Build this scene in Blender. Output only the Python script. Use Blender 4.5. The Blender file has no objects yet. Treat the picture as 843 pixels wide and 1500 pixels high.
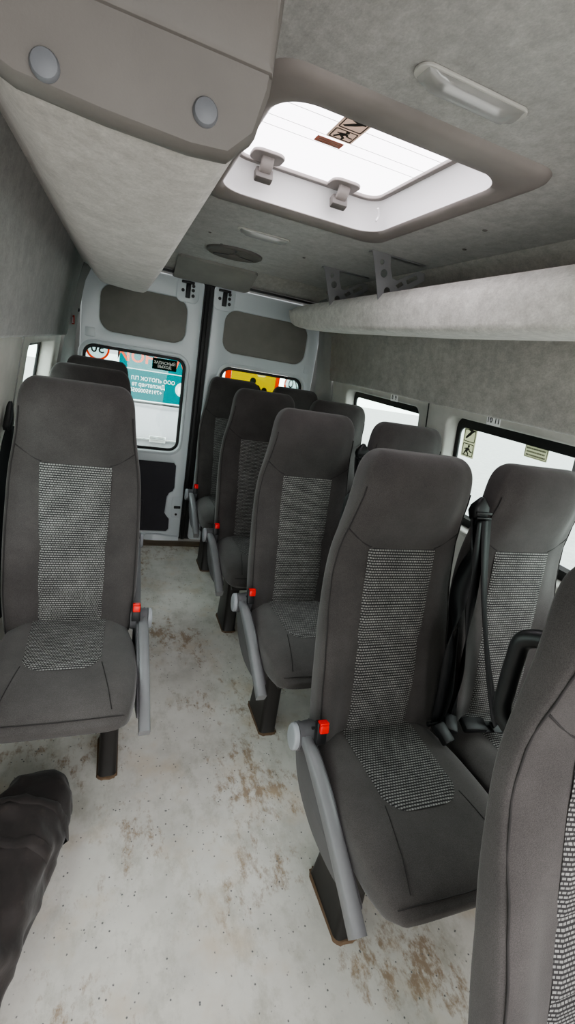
import bpy, bmesh, math, random
from mathutils import Vector, Matrix, noise
random.seed(7)
C = bpy.context.scene.collection
PI = math.pi
CX = 0.573                      # centre line of the van

# ------------------------------------------------------------------ materials
def mat(name, color, rough=0.6, metal=0.0, spec=0.5, sheen=0.0):
    m = bpy.data.materials.new(name); m.use_nodes = True
    b = m.node_tree.nodes['Principled BSDF']
    b.inputs['Base Color'].default_value = (*color, 1)
    b.inputs['Roughness'].default_value = rough
    b.inputs['Metallic'].default_value = metal
    b.inputs['Specular IOR Level'].default_value = spec
    b.inputs['Sheen Weight'].default_value = sheen
    return m

def N(m, t): return m.node_tree.nodes.new(t)
def L(m, a, b): m.node_tree.links.new(a, b)
def bsdf(m): return m.node_tree.nodes['Principled BSDF']

def coords(m, scale=(1, 1, 1), kind='Object'):
    tc = N(m, 'ShaderNodeTexCoord'); mp = N(m, 'ShaderNodeMapping')
    mp.inputs['Scale'].default_value = scale
    L(m, tc.outputs[kind], mp.inputs['Vector'])
    return mp.outputs['Vector']

def noise_node(m, vec, scale, detail=4, rough=0.6):
    n = N(m, 'ShaderNodeTexNoise'); n.inputs['Scale'].default_value = scale
    n.inputs['Detail'].default_value = detail; n.inputs['Roughness'].default_value = rough
    L(m, vec, n.inputs['Vector']); return n.outputs['Fac']

def ramp(m, fac, stops):
    r = N(m, 'ShaderNodeValToRGB'); e = r.color_ramp.elements
    while len(e) < len(stops): e.new(0.5)
    for i, (p, c) in enumerate(stops):
        e[i].position = p; e[i].color = (*c, 1) if len(c) == 3 else c
    L(m, fac, r.inputs['Fac']); return r.outputs['Color']

def mix(m, fac, a, b, mode='MIX'):
    x = N(m, 'ShaderNodeMix'); x.data_type = 'RGBA'; x.blend_type = mode
    if isinstance(fac, (int, float)): x.inputs[0].default_value = fac
    else: L(m, fac, x.inputs[0])
    for k, v in ((6, a), (7, b)):
        if isinstance(v, tuple): x.inputs[k].default_value = (*v, 1)
        else: L(m, v, x.inputs[k])
    return x.outputs[2]

def bump(m, h, strength=0.3, dist=0.002):
    b = N(m, 'ShaderNodeBump'); b.inputs['Strength'].default_value = strength
    b.inputs['Distance'].default_value = dist
    L(m, h, b.inputs['Height']); L(m, b.outputs['Normal'], bsdf(m).inputs['Normal'])

def felt(name, dark, light):
    m = mat(name, light, 0.95, spec=0.1, sheen=0.3)
    v = coords(m)
    a = noise_node(m, v, 9, 6, 0.7); b = noise_node(m, coords(m, (1, 0.6, 1)), 190, 3, 0.8); d = noise_node(m, coords(m, (1, 0.7, 1)), 38, 4, 0.7)
    c1 = ramp(m, a, [(0.3, dark), (0.7, light)])
    c2 = ramp(m, b, [(0.3, (0.86, 0.86, 0.86)), (0.7, (1.1, 1.1, 1.1))])
    c3 = ramp(m, d, [(0.3, (0.84, 0.83, 0.82)), (0.7, (1.12, 1.12, 1.12))])
    L(m, mix(m, 1.0, mix(m, 1.0, c1, c2, 'MULTIPLY'), c3, 'MULTIPLY'), bsdf(m).inputs['Base Color'])
    bump(m, b, 0.35, 0.002)
    return m

def seat_fabric(name, col):
    m = mat(name, col, 0.9, spec=0.2, sheen=0.25)
    v = coords(m)
    a = noise_node(m, v, 6, 5, 0.6); f = noise_node(m, v, 650, 1, 0.5)
    lo = tuple(c * 0.78 for c in col); hi = tuple(c * 1.25 for c in col)
    c1 = ramp(m, a, [(0.3, lo), (0.72, hi)])
    c2 = ramp(m, f, [(0.3, (0.75, 0.75, 0.75)), (0.7, (1.2, 1.2, 1.2))])
    L(m, mix(m, 1.0, c1, c2, 'MULTIPLY'), bsdf(m).inputs['Base Color'])
    bump(m, f, 0.25, 0.001)
    return m

def woven(name, sw):
    # rows of pale dashes on a dark ground; uses the UV laid in metres
    m = mat(name, (0.2, 0.2, 0.2), 0.9, spec=0.15)
    tc = N(m, 'ShaderNodeTexCoord')
    br = N(m, 'ShaderNodeTexBrick')
    br.offset = 0.5; br.squash = 1.0
    br.inputs['Scale'].default_value = 1.0
    br.inputs['Brick Width'].default_value = 0.0165
    br.inputs['Row Height'].default_value = 0.0080
    br.inputs['Mortar Size'].default_value = 0.0023
    br.inputs['Mortar Smooth'].default_value = 0.35
    br.inputs['Bias'].default_value = 0.0
    br.inputs['Color1'].default_value = (sw, sw * .985, sw * .95, 1)
    br.inputs['Color2'].default_value = (sw * .72, sw * .71, sw * .69, 1)
    br.inputs['Mortar'].default_value = (0.036, 0.034, 0.035, 1)
    mp = N(m, 'ShaderNodeMapping'); mp.inputs['Scale'].default_value = (2.0, 1, 1)
    L(m, tc.outputs['UV'], mp.inputs['Vector']); L(m, mp.outputs[0], br.inputs['Vector'])
    n = noise_node(m, coords(m), 14, 3)
    c2 = ramp(m, n, [(0.3, (0.8, 0.8, 0.8)), (0.7, (1.1, 1.1, 1.1))])
    L(m, mix(m, 1.0, br.outputs['Color'], c2, 'MULTIPLY'), bsdf(m).inputs['Base Color'])
    b = N(m, 'ShaderNodeBump'); b.inputs['Strength'].default_value = 0.5; b.inputs['Distance'].default_value = 0.001
    b.invert = True
    L(m, br.outputs['Fac'], b.inputs['Height']); L(m, b.outputs['Normal'], bsdf(m).inputs['Normal'])
    return m

def glass_mat(name, tint=(1, 1, 1), gloss=0.05, white=0.0):
    m = bpy.data.materials.new(name); m.use_nodes = True
    nt = m.node_tree; nt.nodes.clear()
    out = N(m, 'ShaderNodeOutputMaterial'); t = N(m, 'ShaderNodeBsdfTransparent')
    t.inputs['Color'].default_value = (*tint, 1)
    g = N(m, 'ShaderNodeBsdfGlossy'); g.inputs['Roughness'].default_value = 0.02
    mx = N(m, 'ShaderNodeMixShader'); mx.inputs[0].default_value = gloss
    L(m, t.outputs[0], mx.inputs[1]); L(m, g.outputs[0], mx.inputs[2])
    last = mx
    if white > 0:
        tr = N(m, 'ShaderNodeBsdfTranslucent'); tr.inputs['Color'].default_value = (0.95, 0.93, 0.95, 1)
        m2 = N(m, 'ShaderNodeMixShader'); m2.inputs[0].default_value = white
        L(m, mx.outputs[0], m2.inputs[1]); L(m, tr.outputs[0], m2.inputs[2]); last = m2
    L(m, last.outputs[0], out.inputs['Surface'])
    return m

def film_mat(name, col, trans=0.75):
    # printed film stuck on glass: daylight glows through it
    m = bpy.data.materials.new(name); m.use_nodes = True
    nt = m.node_tree; nt.nodes.clear()
    out = N(m, 'ShaderNodeOutputMaterial')
    d = N(m, 'ShaderNodeBsdfDiffuse'); d.inputs['Color'].default_value = (*col, 1)
    t = N(m, 'ShaderNodeBsdfTranslucent'); t.inputs['Color'].default_value = (*col, 1)
    mx = N(m, 'ShaderNodeMixShader'); mx.inputs[0].default_value = trans
    L(m, d.outputs[0], mx.inputs[1]); L(m, t.outputs[0], mx.inputs[2]); L(m, mx.outputs[0], out.inputs['Surface'])
    return m

def floor_mat():
    m = mat('floor_vinyl', (0.5, 0.5, 0.47), 0.45, spec=0.35)
    v = coords(m)
    base = ramp(m, noise_node(m, v, 3.5, 6, 0.65), [(0.3, (0.50, 0.485, 0.445)), (0.5, (0.63, 0.61, 0.565)), (0.7, (0.70, 0.68, 0.635))])
    # grey-green scuff film
    sc = ramp(m, noise_node(m, coords(m, (1.6, 1, 1)), 5.5, 7, 0.75), [(0.5, (0, 0, 0)), (0.72, (1, 1, 1))])
    base = mix(m, sc, base, (0.43, 0.415, 0.36))
    # brown mud marks
    big = noise_node(m, coords(m, (1, 1, 1)), 2.6, 3, 0.5)
    fine = noise_node(m, coords(m, (1, .55, 1)), 26, 6, 0.75)
    mu = N(m, 'ShaderNodeMath'); mu.operation = 'MULTIPLY'; L(m, big, mu.inputs[0]); L(m, fine, mu.inputs[1])
    mud = ramp(m, mu.outputs[0], [(0.285, (0, 0, 0)), (0.37, (1, 1, 1))])
    f = N(m, 'ShaderNodeMath'); f.operation = 'MULTIPLY'; f.inputs[1].default_value = 0.78
    L(m, mud, f.inputs[0])
    base = mix(m, f.outputs[0], base, (0.27, 0.175, 0.10))
    warm = ramp(m, noise_node(m, v, 4.2, 4, 0.6), [(0.52, (0, 0, 0)), (0.75, (1, 1, 1))])
    f2 = N(m, 'ShaderNodeMath'); f2.operation = 'MULTIPLY'; f2.inputs[1].default_value = 0.62
    L(m, warm, f2.inputs[0])
    base = mix(m, f2.outputs[0], base, (0.57, 0.455, 0.32))
    # printed flecks of the vinyl
    vo = N(m, 'ShaderNodeTexVoronoi'); vo.inputs['Scale'].default_value = 62; L(m, v, vo.inputs['Vector'])
    sp = ramp(m, vo.outputs['Distance'], [(0.12, (1, 1, 1)), (0.19, (0, 0, 0))])
    kk = ramp(m, noise_node(m, v, 40, 2), [(0.5, (0, 0, 0)), (0.56, (1, 1, 1))])
    spk = mix(m, 1.0, sp, kk, 'MULTIPLY')
    base = mix(m, spk, base, (0.16, 0.16, 0.155))
    L(m, base, bsdf(m).inputs['Base Color'])
    rr = ramp(m, fine, [(0.3, (0.4, 0.4, 0.4)), (0.7, (0.65, 0.65, 0.65))])
    L(m, rr, bsdf(m).inputs['Roughness'])
    bump(m, fine, 0.12, 0.001)
    return m

def grained(name, col, rough=0.5, scale=300, st=0.15, var=0.12, spec=0.4):
    m = mat(name, col, rough, spec=spec)
    v = coords(m)
    n = noise_node(m, v, scale, 2); a = noise_node(m, v, 5, 4)
    L(m, ramp(m, a, [(0.3, tuple(c * (1 - var) for c in col)), (0.7, tuple(c * (1 + var) for c in col))]), bsdf(m).inputs['Base Color'])
    bump(m, n, st, 0.0008)
    return m

M = {}
M['fabric'] = seat_fabric('charcoal_seat_fabric', (0.057, 0.051, 0.050))
M['fabric_seat'] = seat_fabric('worn_charcoal_seat_fabric', (0.070, 0.064, 0.062))
M['seam'] = mat('dark_seam_thread', (0.026, 0.023, 0.023), 0.9)
M['woven'] = woven('woven_seat_centre', 0.27)
M['felt'] = felt('grey_felt', (0.35, 0.345, 0.33), (0.47, 0.462, 0.445))
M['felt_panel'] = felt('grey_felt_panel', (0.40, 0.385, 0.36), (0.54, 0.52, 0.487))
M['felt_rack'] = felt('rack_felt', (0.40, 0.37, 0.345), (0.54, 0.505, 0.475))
M['felt_panel_shaded'] = felt('shaded_felt_panel', (0.26, 0.262, 0.25), (0.35, 0.352, 0.337))  # copy of the panel felt with the left side's shade in its colour
M['header'] = grained('header_grey', (0.29, 0.28, 0.26), 0.6)
M['felt_lit'] = felt('hatch_lit_felt', (0.60, 0.58, 0.545), (0.79, 0.765, 0.725))  # rack felt made lighter, light from the hatch painted into its colour
M['trim'] = grained('warm_grey_plastic', (0.49, 0.48, 0.45), 0.55)
M['trim_lifted'] = grained('lifted_warm_grey_plastic', (0.66, 0.64, 0.60), 0.55)  # same trim as the right wall, lightened to offset the left side's shade
M['trim_dark'] = grained('mid_grey_plastic', (0.25, 0.252, 0.243), 0.55)
M['cap'] = grained('taupe_plastic', (0.155, 0.142, 0.132), 0.5)
M['hatch_frame'] = grained('hatch_frame_plastic', (0.27, 0.243, 0.23), 0.5)
M['arm'] = grained('armrest_grey_plastic', (0.19, 0.19, 0.197), 0.38, 500, 0.1)
M['shield'] = grained('dark_grey_plastic', (0.105, 0.102, 0.108), 0.42, 500, 0.1)
M['disc'] = grained('blue_grey_plastic', (0.30, 0.31, 0.33), 0.4)
M['bolt'] = grained('bolt_grey_plastic', (0.17, 0.175, 0.19), 0.45)
M['black'] = grained('black_plastic', (0.013, 0.013, 0.014), 0.42)
M['rubber'] = mat('black_rubber', (0.012, 0.012, 0.012), 0.5)
M['red'] = grained('red_plastic', (0.72, 0.012, 0.008), 0.35, 200, 0.02)
M['leg'] = grained('black_steel', (0.019, 0.017, 0.016), 0.4)
M['rust'] = mat('rust', (0.13, 0.085, 0.052), 0.9)
M['belt'] = mat('black_webbing', (0.008, 0.008, 0.009), 0.5, spec=0.22)
M['paint'] = mat('pale_blue_grey_paint', (0.60, 0.645, 0.665), 0.28, spec=0.5)
M['taupe'] = grained('taupe_panel', (0.23, 0.22, 0.20), 0.7)
M['dark_panel'] = grained('dark_panel', (0.040, 0.038, 0.046), 0.6)
M['white'] = mat('white_gelcoat', (0.90, 0.88, 0.89), 0.35)
M['glass'] = glass_mat('clear_glass', (0.90, 0.98, 0.955), 0.04)
M['hatch_glass'] = glass_mat('hatch_glass', (0.97, 0.95, 0.97), 0.03, 0.25)
M['lens'] = glass_mat('lens_plastic', (0.80, 0.81, 0.80), 0.12, 0.35)
M['steel'] = mat('galvanised_steel', (0.36, 0.36, 0.37), 0.4, 0.6)
M['chrome'] = mat('chrome', (0.7, 0.7, 0.7), 0.2, 1.0)
M['floor'] = floor_mat()
M['wood'] = grained('dirty_wood', (0.16, 0.125, 0.085), 0.8, 60, 0.3, 0.3)
M['label'] = mat('label_white', (0.92, 0.92, 0.92), 0.6)
M['ink'] = mat('ink_black', (0.02, 0.02, 0.02), 0.6)
M['sticker'] = film_mat('sticker_grey_beige', (0.50, 0.49, 0.40), 0.75)
M['sticker_roof'] = film_mat('sticker_roof', (0.50, 0.43, 0.37), 0.6)
M['sticker_ink'] = mat('sticker_ink', (0.03, 0.028, 0.022), 0.6)
M['sticker_brown'] = film_mat('sticker_brown', (0.34, 0.19, 0.15), 0.6)
M['teal'] = film_mat('teal_film', (0.0, 0.16, 0.18), 0.6)
M['coral'] = film_mat('coral_print', (0.75, 0.12, 0.06), 0.6)
M['film_white'] = film_mat('white_print', (0.75, 0.85, 0.86), 0.6)
M['yellow'] = film_mat('yellow_film', (0.72, 0.60, 0.01), 0.6)
M['orange'] = film_mat('orange_film', (0.80, 0.16, 0.04), 0.6)
M['film_black'] = mat('black_print', (0.025, 0.03, 0.02), 0.6)
M['exit_green'] = mat('exit_sign_dark_green', (0.002, 0.020, 0.011), 0.8, spec=0.08)
M['exit_text'] = mat('exit_sign_text', (0.9, 0.95, 0.9), 0.5)
M['tag_red'] = mat('red_tag', (0.55, 0.06, 0.04), 0.5)
M['bag'] = None
M['van_paint'] = mat('white_van_paint', (0.24, 0.237, 0.25), 0.25)
M['van_glass'] = mat('van_windscreen', (0.50, 0.54, 0.53), 0.08, spec=0.8)  # paleness stands in for the sky reflected in the windscreen

# ------------------------------------------------------------------ mesh helpers
def link(name, me, m, parent=None, smooth=True, angle=None):
    if m is not None and not me.materials: me.materials.append(m)
    if smooth:
        for p in me.polygons: p.use_smooth = True
        if angle is not None:
            try: me.set_sharp_from_angle(angle=math.radians(angle))
            except Exception: pass
    o = bpy.data.objects.new(name, me); C.objects.link(o)
    if parent: o.parent = parent
    return o

def bm_obj(name, bm, m, parent=None, smooth=True, angle=40):
    bmesh.ops.recalc_face_normals(bm, faces=bm.faces)
    me = bpy.data.meshes.new(name); bm.to_mesh(me); bm.free()
    return link(name, me, m, parent, smooth, angle)

def thing(name, label, cat, loc=(0, 0, 0), group=None):
    o = bpy.data.objects.new(name, None); C.objects.link(o); o.location = loc
    o.empty_display_size = 0.05
    o['label'] = label; o['category'] = cat
    if group: o['group'] = group
    return o

def tag(o, label, cat, group=None):
    o['label'] = label; o['category'] = cat
    if group: o['group'] = group
    return o

def struct(o): o['kind'] = 'structure'; return o

def dup(root, loc, label):
    r = root.copy(); C.objects.link(r); r.location = loc; r['label'] = label
    for ch in list(root.children):
        c = ch.copy(); C.objects.link(c); c.parent = r
        for g in list(ch.children):
            d = g.copy(); C.objects.link(d); d.parent = c
    return r

def rrect(x0, y0, x1, y1, r, n=6):
    pts = []
    for cx, cy, a0 in ((x1 - r, y1 - r, 0), (x0 + r, y1 - r, 90), (x0 + r, y0 + r, 180), (x1 - r, y0 + r, 270)):
        for i in range(n + 1):
            a = math.radians(a0 + 90 * i / n)
            pts.append((cx + r * math.cos(a), cy + r * math.sin(a)))
    return pts

def circle(cx, cy, r, n=24, ry=None):
    return [(cx + r * math.cos(2 * PI * i / n), cy + (ry or r) * math.sin(2 * PI * i / n)) for i in range(n)]

def plate(outer, holes, t, f, bevel=0.0, seg=2):
    """flat plate with holes, extruded over n in [0, t] and mapped through f(a, b, n)"""
    cu = bpy.data.curves.new('plate', 'CURVE'); cu.dimensions = '2D'; cu.fill_mode = 'BOTH'
    for pts in [outer] + list(holes):
        sp = cu.splines.new('POLY'); sp.points.add(len(pts) - 1)
        for p, q in zip(sp.points, pts): p.co = (q[0], q[1], 0, 1)
        sp.use_cyclic_u = True
    cu.extrude = max(t / 2 - bevel, 1e-5); cu.bevel_depth = bevel; cu.bevel_resolution = seg; cu.offset = -bevel
    o = bpy.data.objects.new('plate', cu)
    C.objects.link(o)
    dg = bpy.context.evaluated_depsgraph_get()
    me = bpy.data.meshes.new_from_object(o.evaluated_get(dg))
    bpy.data.objects.remove(o); bpy.data.curves.remove(cu)
    me.materials.clear()
    bm = bmesh.new(); bm.from_mesh(me)
    bmesh.ops.remove_doubles(bm, verts=bm.verts, dist=1e-5)
    for v in bm.verts: v.co = Vector(f(v.co.x, v.co.y, v.co.z + t / 2))
    bmesh.ops.recalc_face_normals(bm, faces=bm.faces)
    bm.to_mesh(me); bm.free()
    return me

def plate_obj(name, outer, holes, t, f, m, parent=None, bevel=0.0, angle=35):
    return link(name, plate(outer, holes, t, f, bevel), m, parent, True, angle)

def box(bm, c, s, rot=None, bev=0.0, seg=2):
    r = bmesh.ops.create_cube(bm, size=1.0)
    vs = r['verts']
    for v in vs:
        p = Vector((v.co.x * s[0], v.co.y * s[1], v.co.z * s[2]))
        v.co = p
    if bev > 0:
        es = list({e for v in vs for e in v.link_edges})
        rr = bmesh.ops.bevel(bm, geom=es, offset=bev, segments=seg, profile=0.5, affect='EDGES')
        vs = list({v for f in rr['faces'] for v in f.verts} | {v for v in vs if v.is_valid})
    M4 = Matrix.Translation(c) @ (rot.to_4x4() if rot is not None else Matrix.Identity(4))
    for v in vs: v.co = M4 @ v.co
    return vs

def loft(bm, rings, close_ends=True):
    vr = [[bm.verts.new(p) for p in r] for r in rings]
    n = len(vr[0])
    for a, b in zip(vr[:-1], vr[1:]):
        for i in range(n):
            bm.faces.new((a[i], a[(i + 1) % n], b[(i + 1) % n], b[i]))
    if close_ends:
        for r in (vr[0], vr[-1]):
            bm.faces.new(r)
    return vr

def smooth_path(pts, n=6, closed=False):
    P = [Vector(p) for p in pts]; out = []
    m = len(P)
    rng = range(m if closed else m - 1)
    for i in rng:
        if closed: p0, p1, p2, p3 = P[(i - 1) % m], P[i], P[(i + 1) % m], P[(i + 2) % m]
        else: p0, p1, p2, p3 = P[max(i - 1, 0)], P[i], P[i + 1], P[min(i + 2, m - 1)]
        for k in range(n):
            t = k / n
            out.append(0.5 * ((2 * p1) + (p2 - p0) * t + (2 * p0 - 5 * p1 + 4 * p2 - p3) * t * t + (3 * p1 - p0 - 3 * p2 + p3) * t ** 3))
    if not closed: out.append(P[-1])
    return out

def tube(bm, pts, r, n=10, sq=1.0):
    P = [Vector(p) for p in pts]; rings = []
    up = None
    for i, p in enumerate(P):
        t = (P[min(i + 1, len(P) - 1)] - P[max(i - 1, 0)]).normalized()
        if up is None:
            up = Vector((0, 0, 1)) if abs(t.z) < 0.9 else Vector((1, 0, 0))
        s = t.cross(up).normalized(); up = s.cross(t).normalized()
        rr = r[i] if isinstance(r, (list, tuple)) else r
        rings.append([p + s * (rr * math.cos(2 * PI * k / n)) + up * (rr * sq * math.sin(2 * PI * k / n)) for k in range(n)])
    loft(bm, rings)

def ribbon(bm, pts, angs, w, th=0.0022, sub=8):
    """webbing strip: pts with a twist angle (deg) of its width direction about the vertical run"""
    q = smooth_path([(*p,) for p in pts], sub)
    an = [v.x for v in smooth_path([(a, 0, 0) for a in angs], sub)]
    rings = []
    for i, p in enumerate(q):
        t = (q[min(i + 1, len(q) - 1)] - q[max(i - 1, 0)]).normalized()
        a = math.radians(an[i])
        d = Vector((math.cos(a), math.sin(a), 0)); d = (d - t * d.dot(t)).normalized()
        nn = t.cross(d)
        h = w / 2
        rings.append([p + d * h + nn * th / 2, p + nn * th, p - d * h + nn * th / 2, p - d * h - nn * th / 2, p - nn * th, p + d * h - nn * th / 2])
    loft(bm, rings)

def lerp_tab(tab, z):
    if z <= tab[0][0]: return tab[0][1]
    for (a, va), (b, vb) in zip(tab[:-1], tab[1:]):
        if z <= b:
            t = (z - a) / (b - a); t = t * t * (3 - 2 * t) * 0.5 + t * 0.5
            return va + (vb - va) * t
    return tab[-1][1]

def sstep(a, b, x):
    t = max(0, min(1, (x - a) / (b - a))); return t * t * (3 - 2 * t)

def text_obj(name, body, size, m, f, parent=None, mirror=False, align='CENTER', thick=0.0004, bold=0.0, sx=1.0):
    cu = bpy.data.curves.new('txt', 'FONT'); cu.body = body; cu.size = size; cu.align_x = align; cu.align_y = 'CENTER'
    cu.extrude = thick; cu.offset = bold; cu.resolution_u = 2
    o = bpy.data.objects.new('txt', cu); C.objects.link(o)
    dg = bpy.context.evaluated_depsgraph_get()
    me = bpy.data.meshes.new_from_object(o.evaluated_get(dg))
    bpy.data.objects.remove(o); bpy.data.curves.remove(cu); me.materials.clear()
    for v in me.vertices:
        x = v.co.x * sx * (-1 if mirror else 1)
        v.co = Vector(f(x, v.co.y, v.co.z))
    return link(name, me, m, parent, False)

def loops_of(body, size, f, mirror, align='CENTER', bold=0.0, sx=1.0):
    cu = bpy.data.curves.new('txt', 'FONT'); cu.body = body; cu.size = size; cu.align_x = align; cu.align_y = 'CENTER'
    cu.offset = bold; cu.resolution_u = 2
    o = bpy.data.objects.new('txt', cu); C.objects.link(o)
    me = bpy.data.meshes.new_from_object(o.evaluated_get(bpy.context.evaluated_depsgraph_get()))
    bpy.data.objects.remove(o); bpy.data.curves.remove(cu)
    bm = bmesh.new(); bm.from_mesh(me); bmesh.ops.remove_doubles(bm, verts=bm.verts, dist=1e-6)
    todo = {e for e in bm.edges if len(e.link_faces) == 1}; out = []
    while todo:
        e = todo.pop(); st, v = e.verts; lp = [st, v]
        while v is not st:
            nx = [k for k in v.link_edges if k in todo]
            if not nx: break
            todo.discard(nx[0]); v = nx[0].other_vert(v)
            if v is not st: lp.append(v)
        if len(lp) > 2: out.append([f(w.co.x * sx * (-1 if mirror else 1), w.co.y) for w in lp])
    bm.free(); bpy.data.meshes.remove(me)
    return out

def sheet(name, outer, holes, f, m, parent):
    # flat sheet with openings, triangulated and classified by even-odd rule
    from mathutils.geometry import delaunay_2d_cdt
    loops = [outer] + holes; vs = []; es = []
    for l in loops:
        b = len(vs); vs += [Vector((p[0], p[1])) for p in l]
        es += [(b + i, b + (i + 1) % len(l)) for i in range(len(l))]
    ov, oe, of, *_ = delaunay_2d_cdt(vs, es, [], 0, 1e-6)
    def inside(x, y):
        c = False
        for l in loops:
            n = len(l)
            for i in range(n):
                (x1, y1), (x2, y2) = l[i][:2], l[(i + 1) % n][:2]
                if (y1 > y) != (y2 > y) and x < (x2 - x1) * (y - y1) / (y2 - y1) + x1: c = not c
        return c
    bm = bmesh.new(); bv = [bm.verts.new(f(v.x, v.y)) for v in ov]
    for t in of:
        cx_ = sum(ov[i].x for i in t) / 3; cy_ = sum(ov[i].y for i in t) / 3
        if inside(cx_, cy_):
            try: bm.faces.new([bv[i] for i in t])
            except ValueError: pass
    return bm_obj(name, bm, m, parent, False)

# ------------------------------------------------------------------ seats
# local frame: x across, y towards the rear of the van, z up; the seat faces -y
YF_SIDE = [(0.40, -0.045), (0.48, -0.035), (0.585, -0.02), (0.66, 0.0), (0.78, 0.036), (0.88, 0.078), (0.96, 0.098), (1.05, 0.102), (1.12, 0.088), (1.21, 0.068), (1.32, 0.072)]
YF_MID = [(0.40, -0.005), (0.49, 0.0), (0.60, 0.012), (0.78, 0.052), (0.95, 0.080), (1.04, 0.094), (1.075, 0.092), (1.125, 0.070), (1.20, 0.053), (1.32, 0.060)]
YB = [(0.40, 0.05), (0.54, 0.072), (0.65, 0.098), (0.83, 0.135), (1.02, 0.16), (1.12, 0.166), (1.26, 0.176), (1.32, 0.18)]
HW = [(0.40, 0.205), (0.46, 0.216), (0.60, 0.225), (0.80, 0.226), (0.95, 0.222), (1.02, 0.215), (1.08, 0.204), (1.14, 0.193), (1.22, 0.185), (1.32, 0.176)]

def front_y(x, z):
    w = lerp_tab(HW, z)
    k = sstep(0.52, 0.86, abs(x) / w)
    return lerp_tab(YF_MID, z) * (1 - k) + lerp_tab(YF_SIDE, z) * k

def backrest_mesh():
    bm = bmesh.new(); rings = []
    zs = [0.405, 0.43, 0.47, 0.52, 0.58, 0.64, 0.70, 0.76, 0.82, 0.88, 0.94, 0.99, 1.03, 1.07, 1.11, 1.15, 1.19, 1.23, 1.26, 1.285, 1.303, 1.315, 1.321, 1.323]
    nseg = 40
    for i, z in enumerate(zs):
        w = lerp_tab(HW, z); yb = lerp_tab(YB, z)
        kt = 0.0
        if z > 1.24:                                            # rounded top
            t = (z - 1.24) / 0.0835; t = min(t, 0.995)
            kt = 1 - math.sqrt(1 - t ** 3.0)
        if z < 0.43: kt = max(kt, (0.43 - z) / 0.025 * 0.18)
        ring = []
        for k in range(nseg):
            a = 2 * PI * k / nseg
            cx_, sy = math.cos(a), math.sin(a)
            e = 2 / 4.6
            xx = math.copysign(abs(cx_) ** e, cx_); yy = math.copysign(abs(sy) ** e, sy)
            x = xx * w * (1 - 0.30 * kt)
            yf = front_y(xx * w, z)
            if yy < 0: ybl = yb
            u = (yy + 1) / 2
            ym = (yf + yb) / 2
            y = yf * (1 - u) + yb * u
            y = ym + (y - ym) * (1 - 0.85 * kt)
            ring.append((x, y, z))
        rings.append(ring)
    loft(bm, rings)
    return bm

def uv_grid(bm, rows, uvf):
    uvl = bm.loops.layers.uv.new('UVMap')
    vr = [[bm.verts.new(p) for p, q in r] for r in rows]
    for i in range(len(rows) - 1):
        for j in range(len(rows[0]) - 1):
            f = bm.faces.new((vr[i][j], vr[i][j + 1], vr[i + 1][j + 1], vr[i + 1][j]))
            for l, (a, b) in zip(f.loops, ((i, j), (i, j + 1), (i + 1, j + 1), (i + 1, j))):
                l[uvl].uv = rows[a][b][1]

def back_insert_mesh():
    bm = bmesh.new(); rows = []
    nz, nx = 60, 14
    for i in range(nz + 1):
        z = 0.475 + (1.042 - 0.475) * i / nz; row = []
        hw = 0.106 + 0.010 * sstep(0.5, 1.04, z)
        for j in range(nx + 1):
            x = -hw + 2 * hw * j / nx
            g = 0
            for zz in (0.615, 0.745, 0.885): g += 0.0035 * math.exp(-((z - zz) / 0.007) ** 2)
            e = min(sstep(0, 0.012, hw - abs(x)), sstep(0, 0.012, 1.042 - z))
            y = front_y(x, z) - 0.0008 - 0.0048 * e + g * e
            row.append(((x, y, z), (x, z)))
        rows.append(row)
    uv_grid(bm, rows, None)
    return bm

CT = [(-0.47, 0.425), (-0.44, 0.452), (-0.38, 0.470), (-0.28, 0.478), (-0.15, 0.476), (0.0, 0.470), (0.08, 0.468)]
CB = [(-0.47, 0.385), (-0.44, 0.362), (-0.38, 0.352), (-0.2, 0.345), (0.08, 0.35)]
CW = [(-0.47, 0.185), (-0.44, 0.208), (-0.38, 0.224), (-0.25, 0.233), (-0.12, 0.226), (-0.03, 0.205), (0.08, 0.195)]
def cushion_top(x, y):
    w = lerp_tab(CW, y); zt = lerp_tab(CT, y)
    r = abs(x) / w
    return zt + 0.008 * math.exp(-((r - 0.72) / 0.16) ** 2) * sstep(-0.45, -0.3, y)

def cushion_mesh():
    bm = bmesh.new(); rings = []
    ys = [-0.478, -0.472, -0.46, -0.445, -0.42, -0.38, -0.33, -0.28, -0.22, -0.16, -0.11, -0.06, -0.02, 0.03, 0.06, 0.075]
    n = 40
    for y in ys:
        w = lerp_tab(CW, y); zb = lerp_tab(CB, y)
        sh = 0.0
        if y < -0.445: sh = ((-0.445 - y) / 0.033) ** 2 * 0.33
        ring = []
        for k in range(n):
            a = 2 * PI * k / n; e = 2 / 4.2
            ca, sa = math.cos(a), math.sin(a)
            xx = math.copysign(abs(ca) ** e, ca); zz = math.copysign(abs(sa) ** e, sa)
            x = xx * w * (1 - 0.18 * sh)
            zt = cushion_top(xx * w, y); u = (zz + 1) / 2
            zm = (zt + zb) / 2
            z = zb * (1 - u) + zt * u
            z = zm + (z - zm) * (1 - sh)
            ring.append((x, y, z))
        rings.append(ring)
    loft(bm, rings)
    return bm

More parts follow.
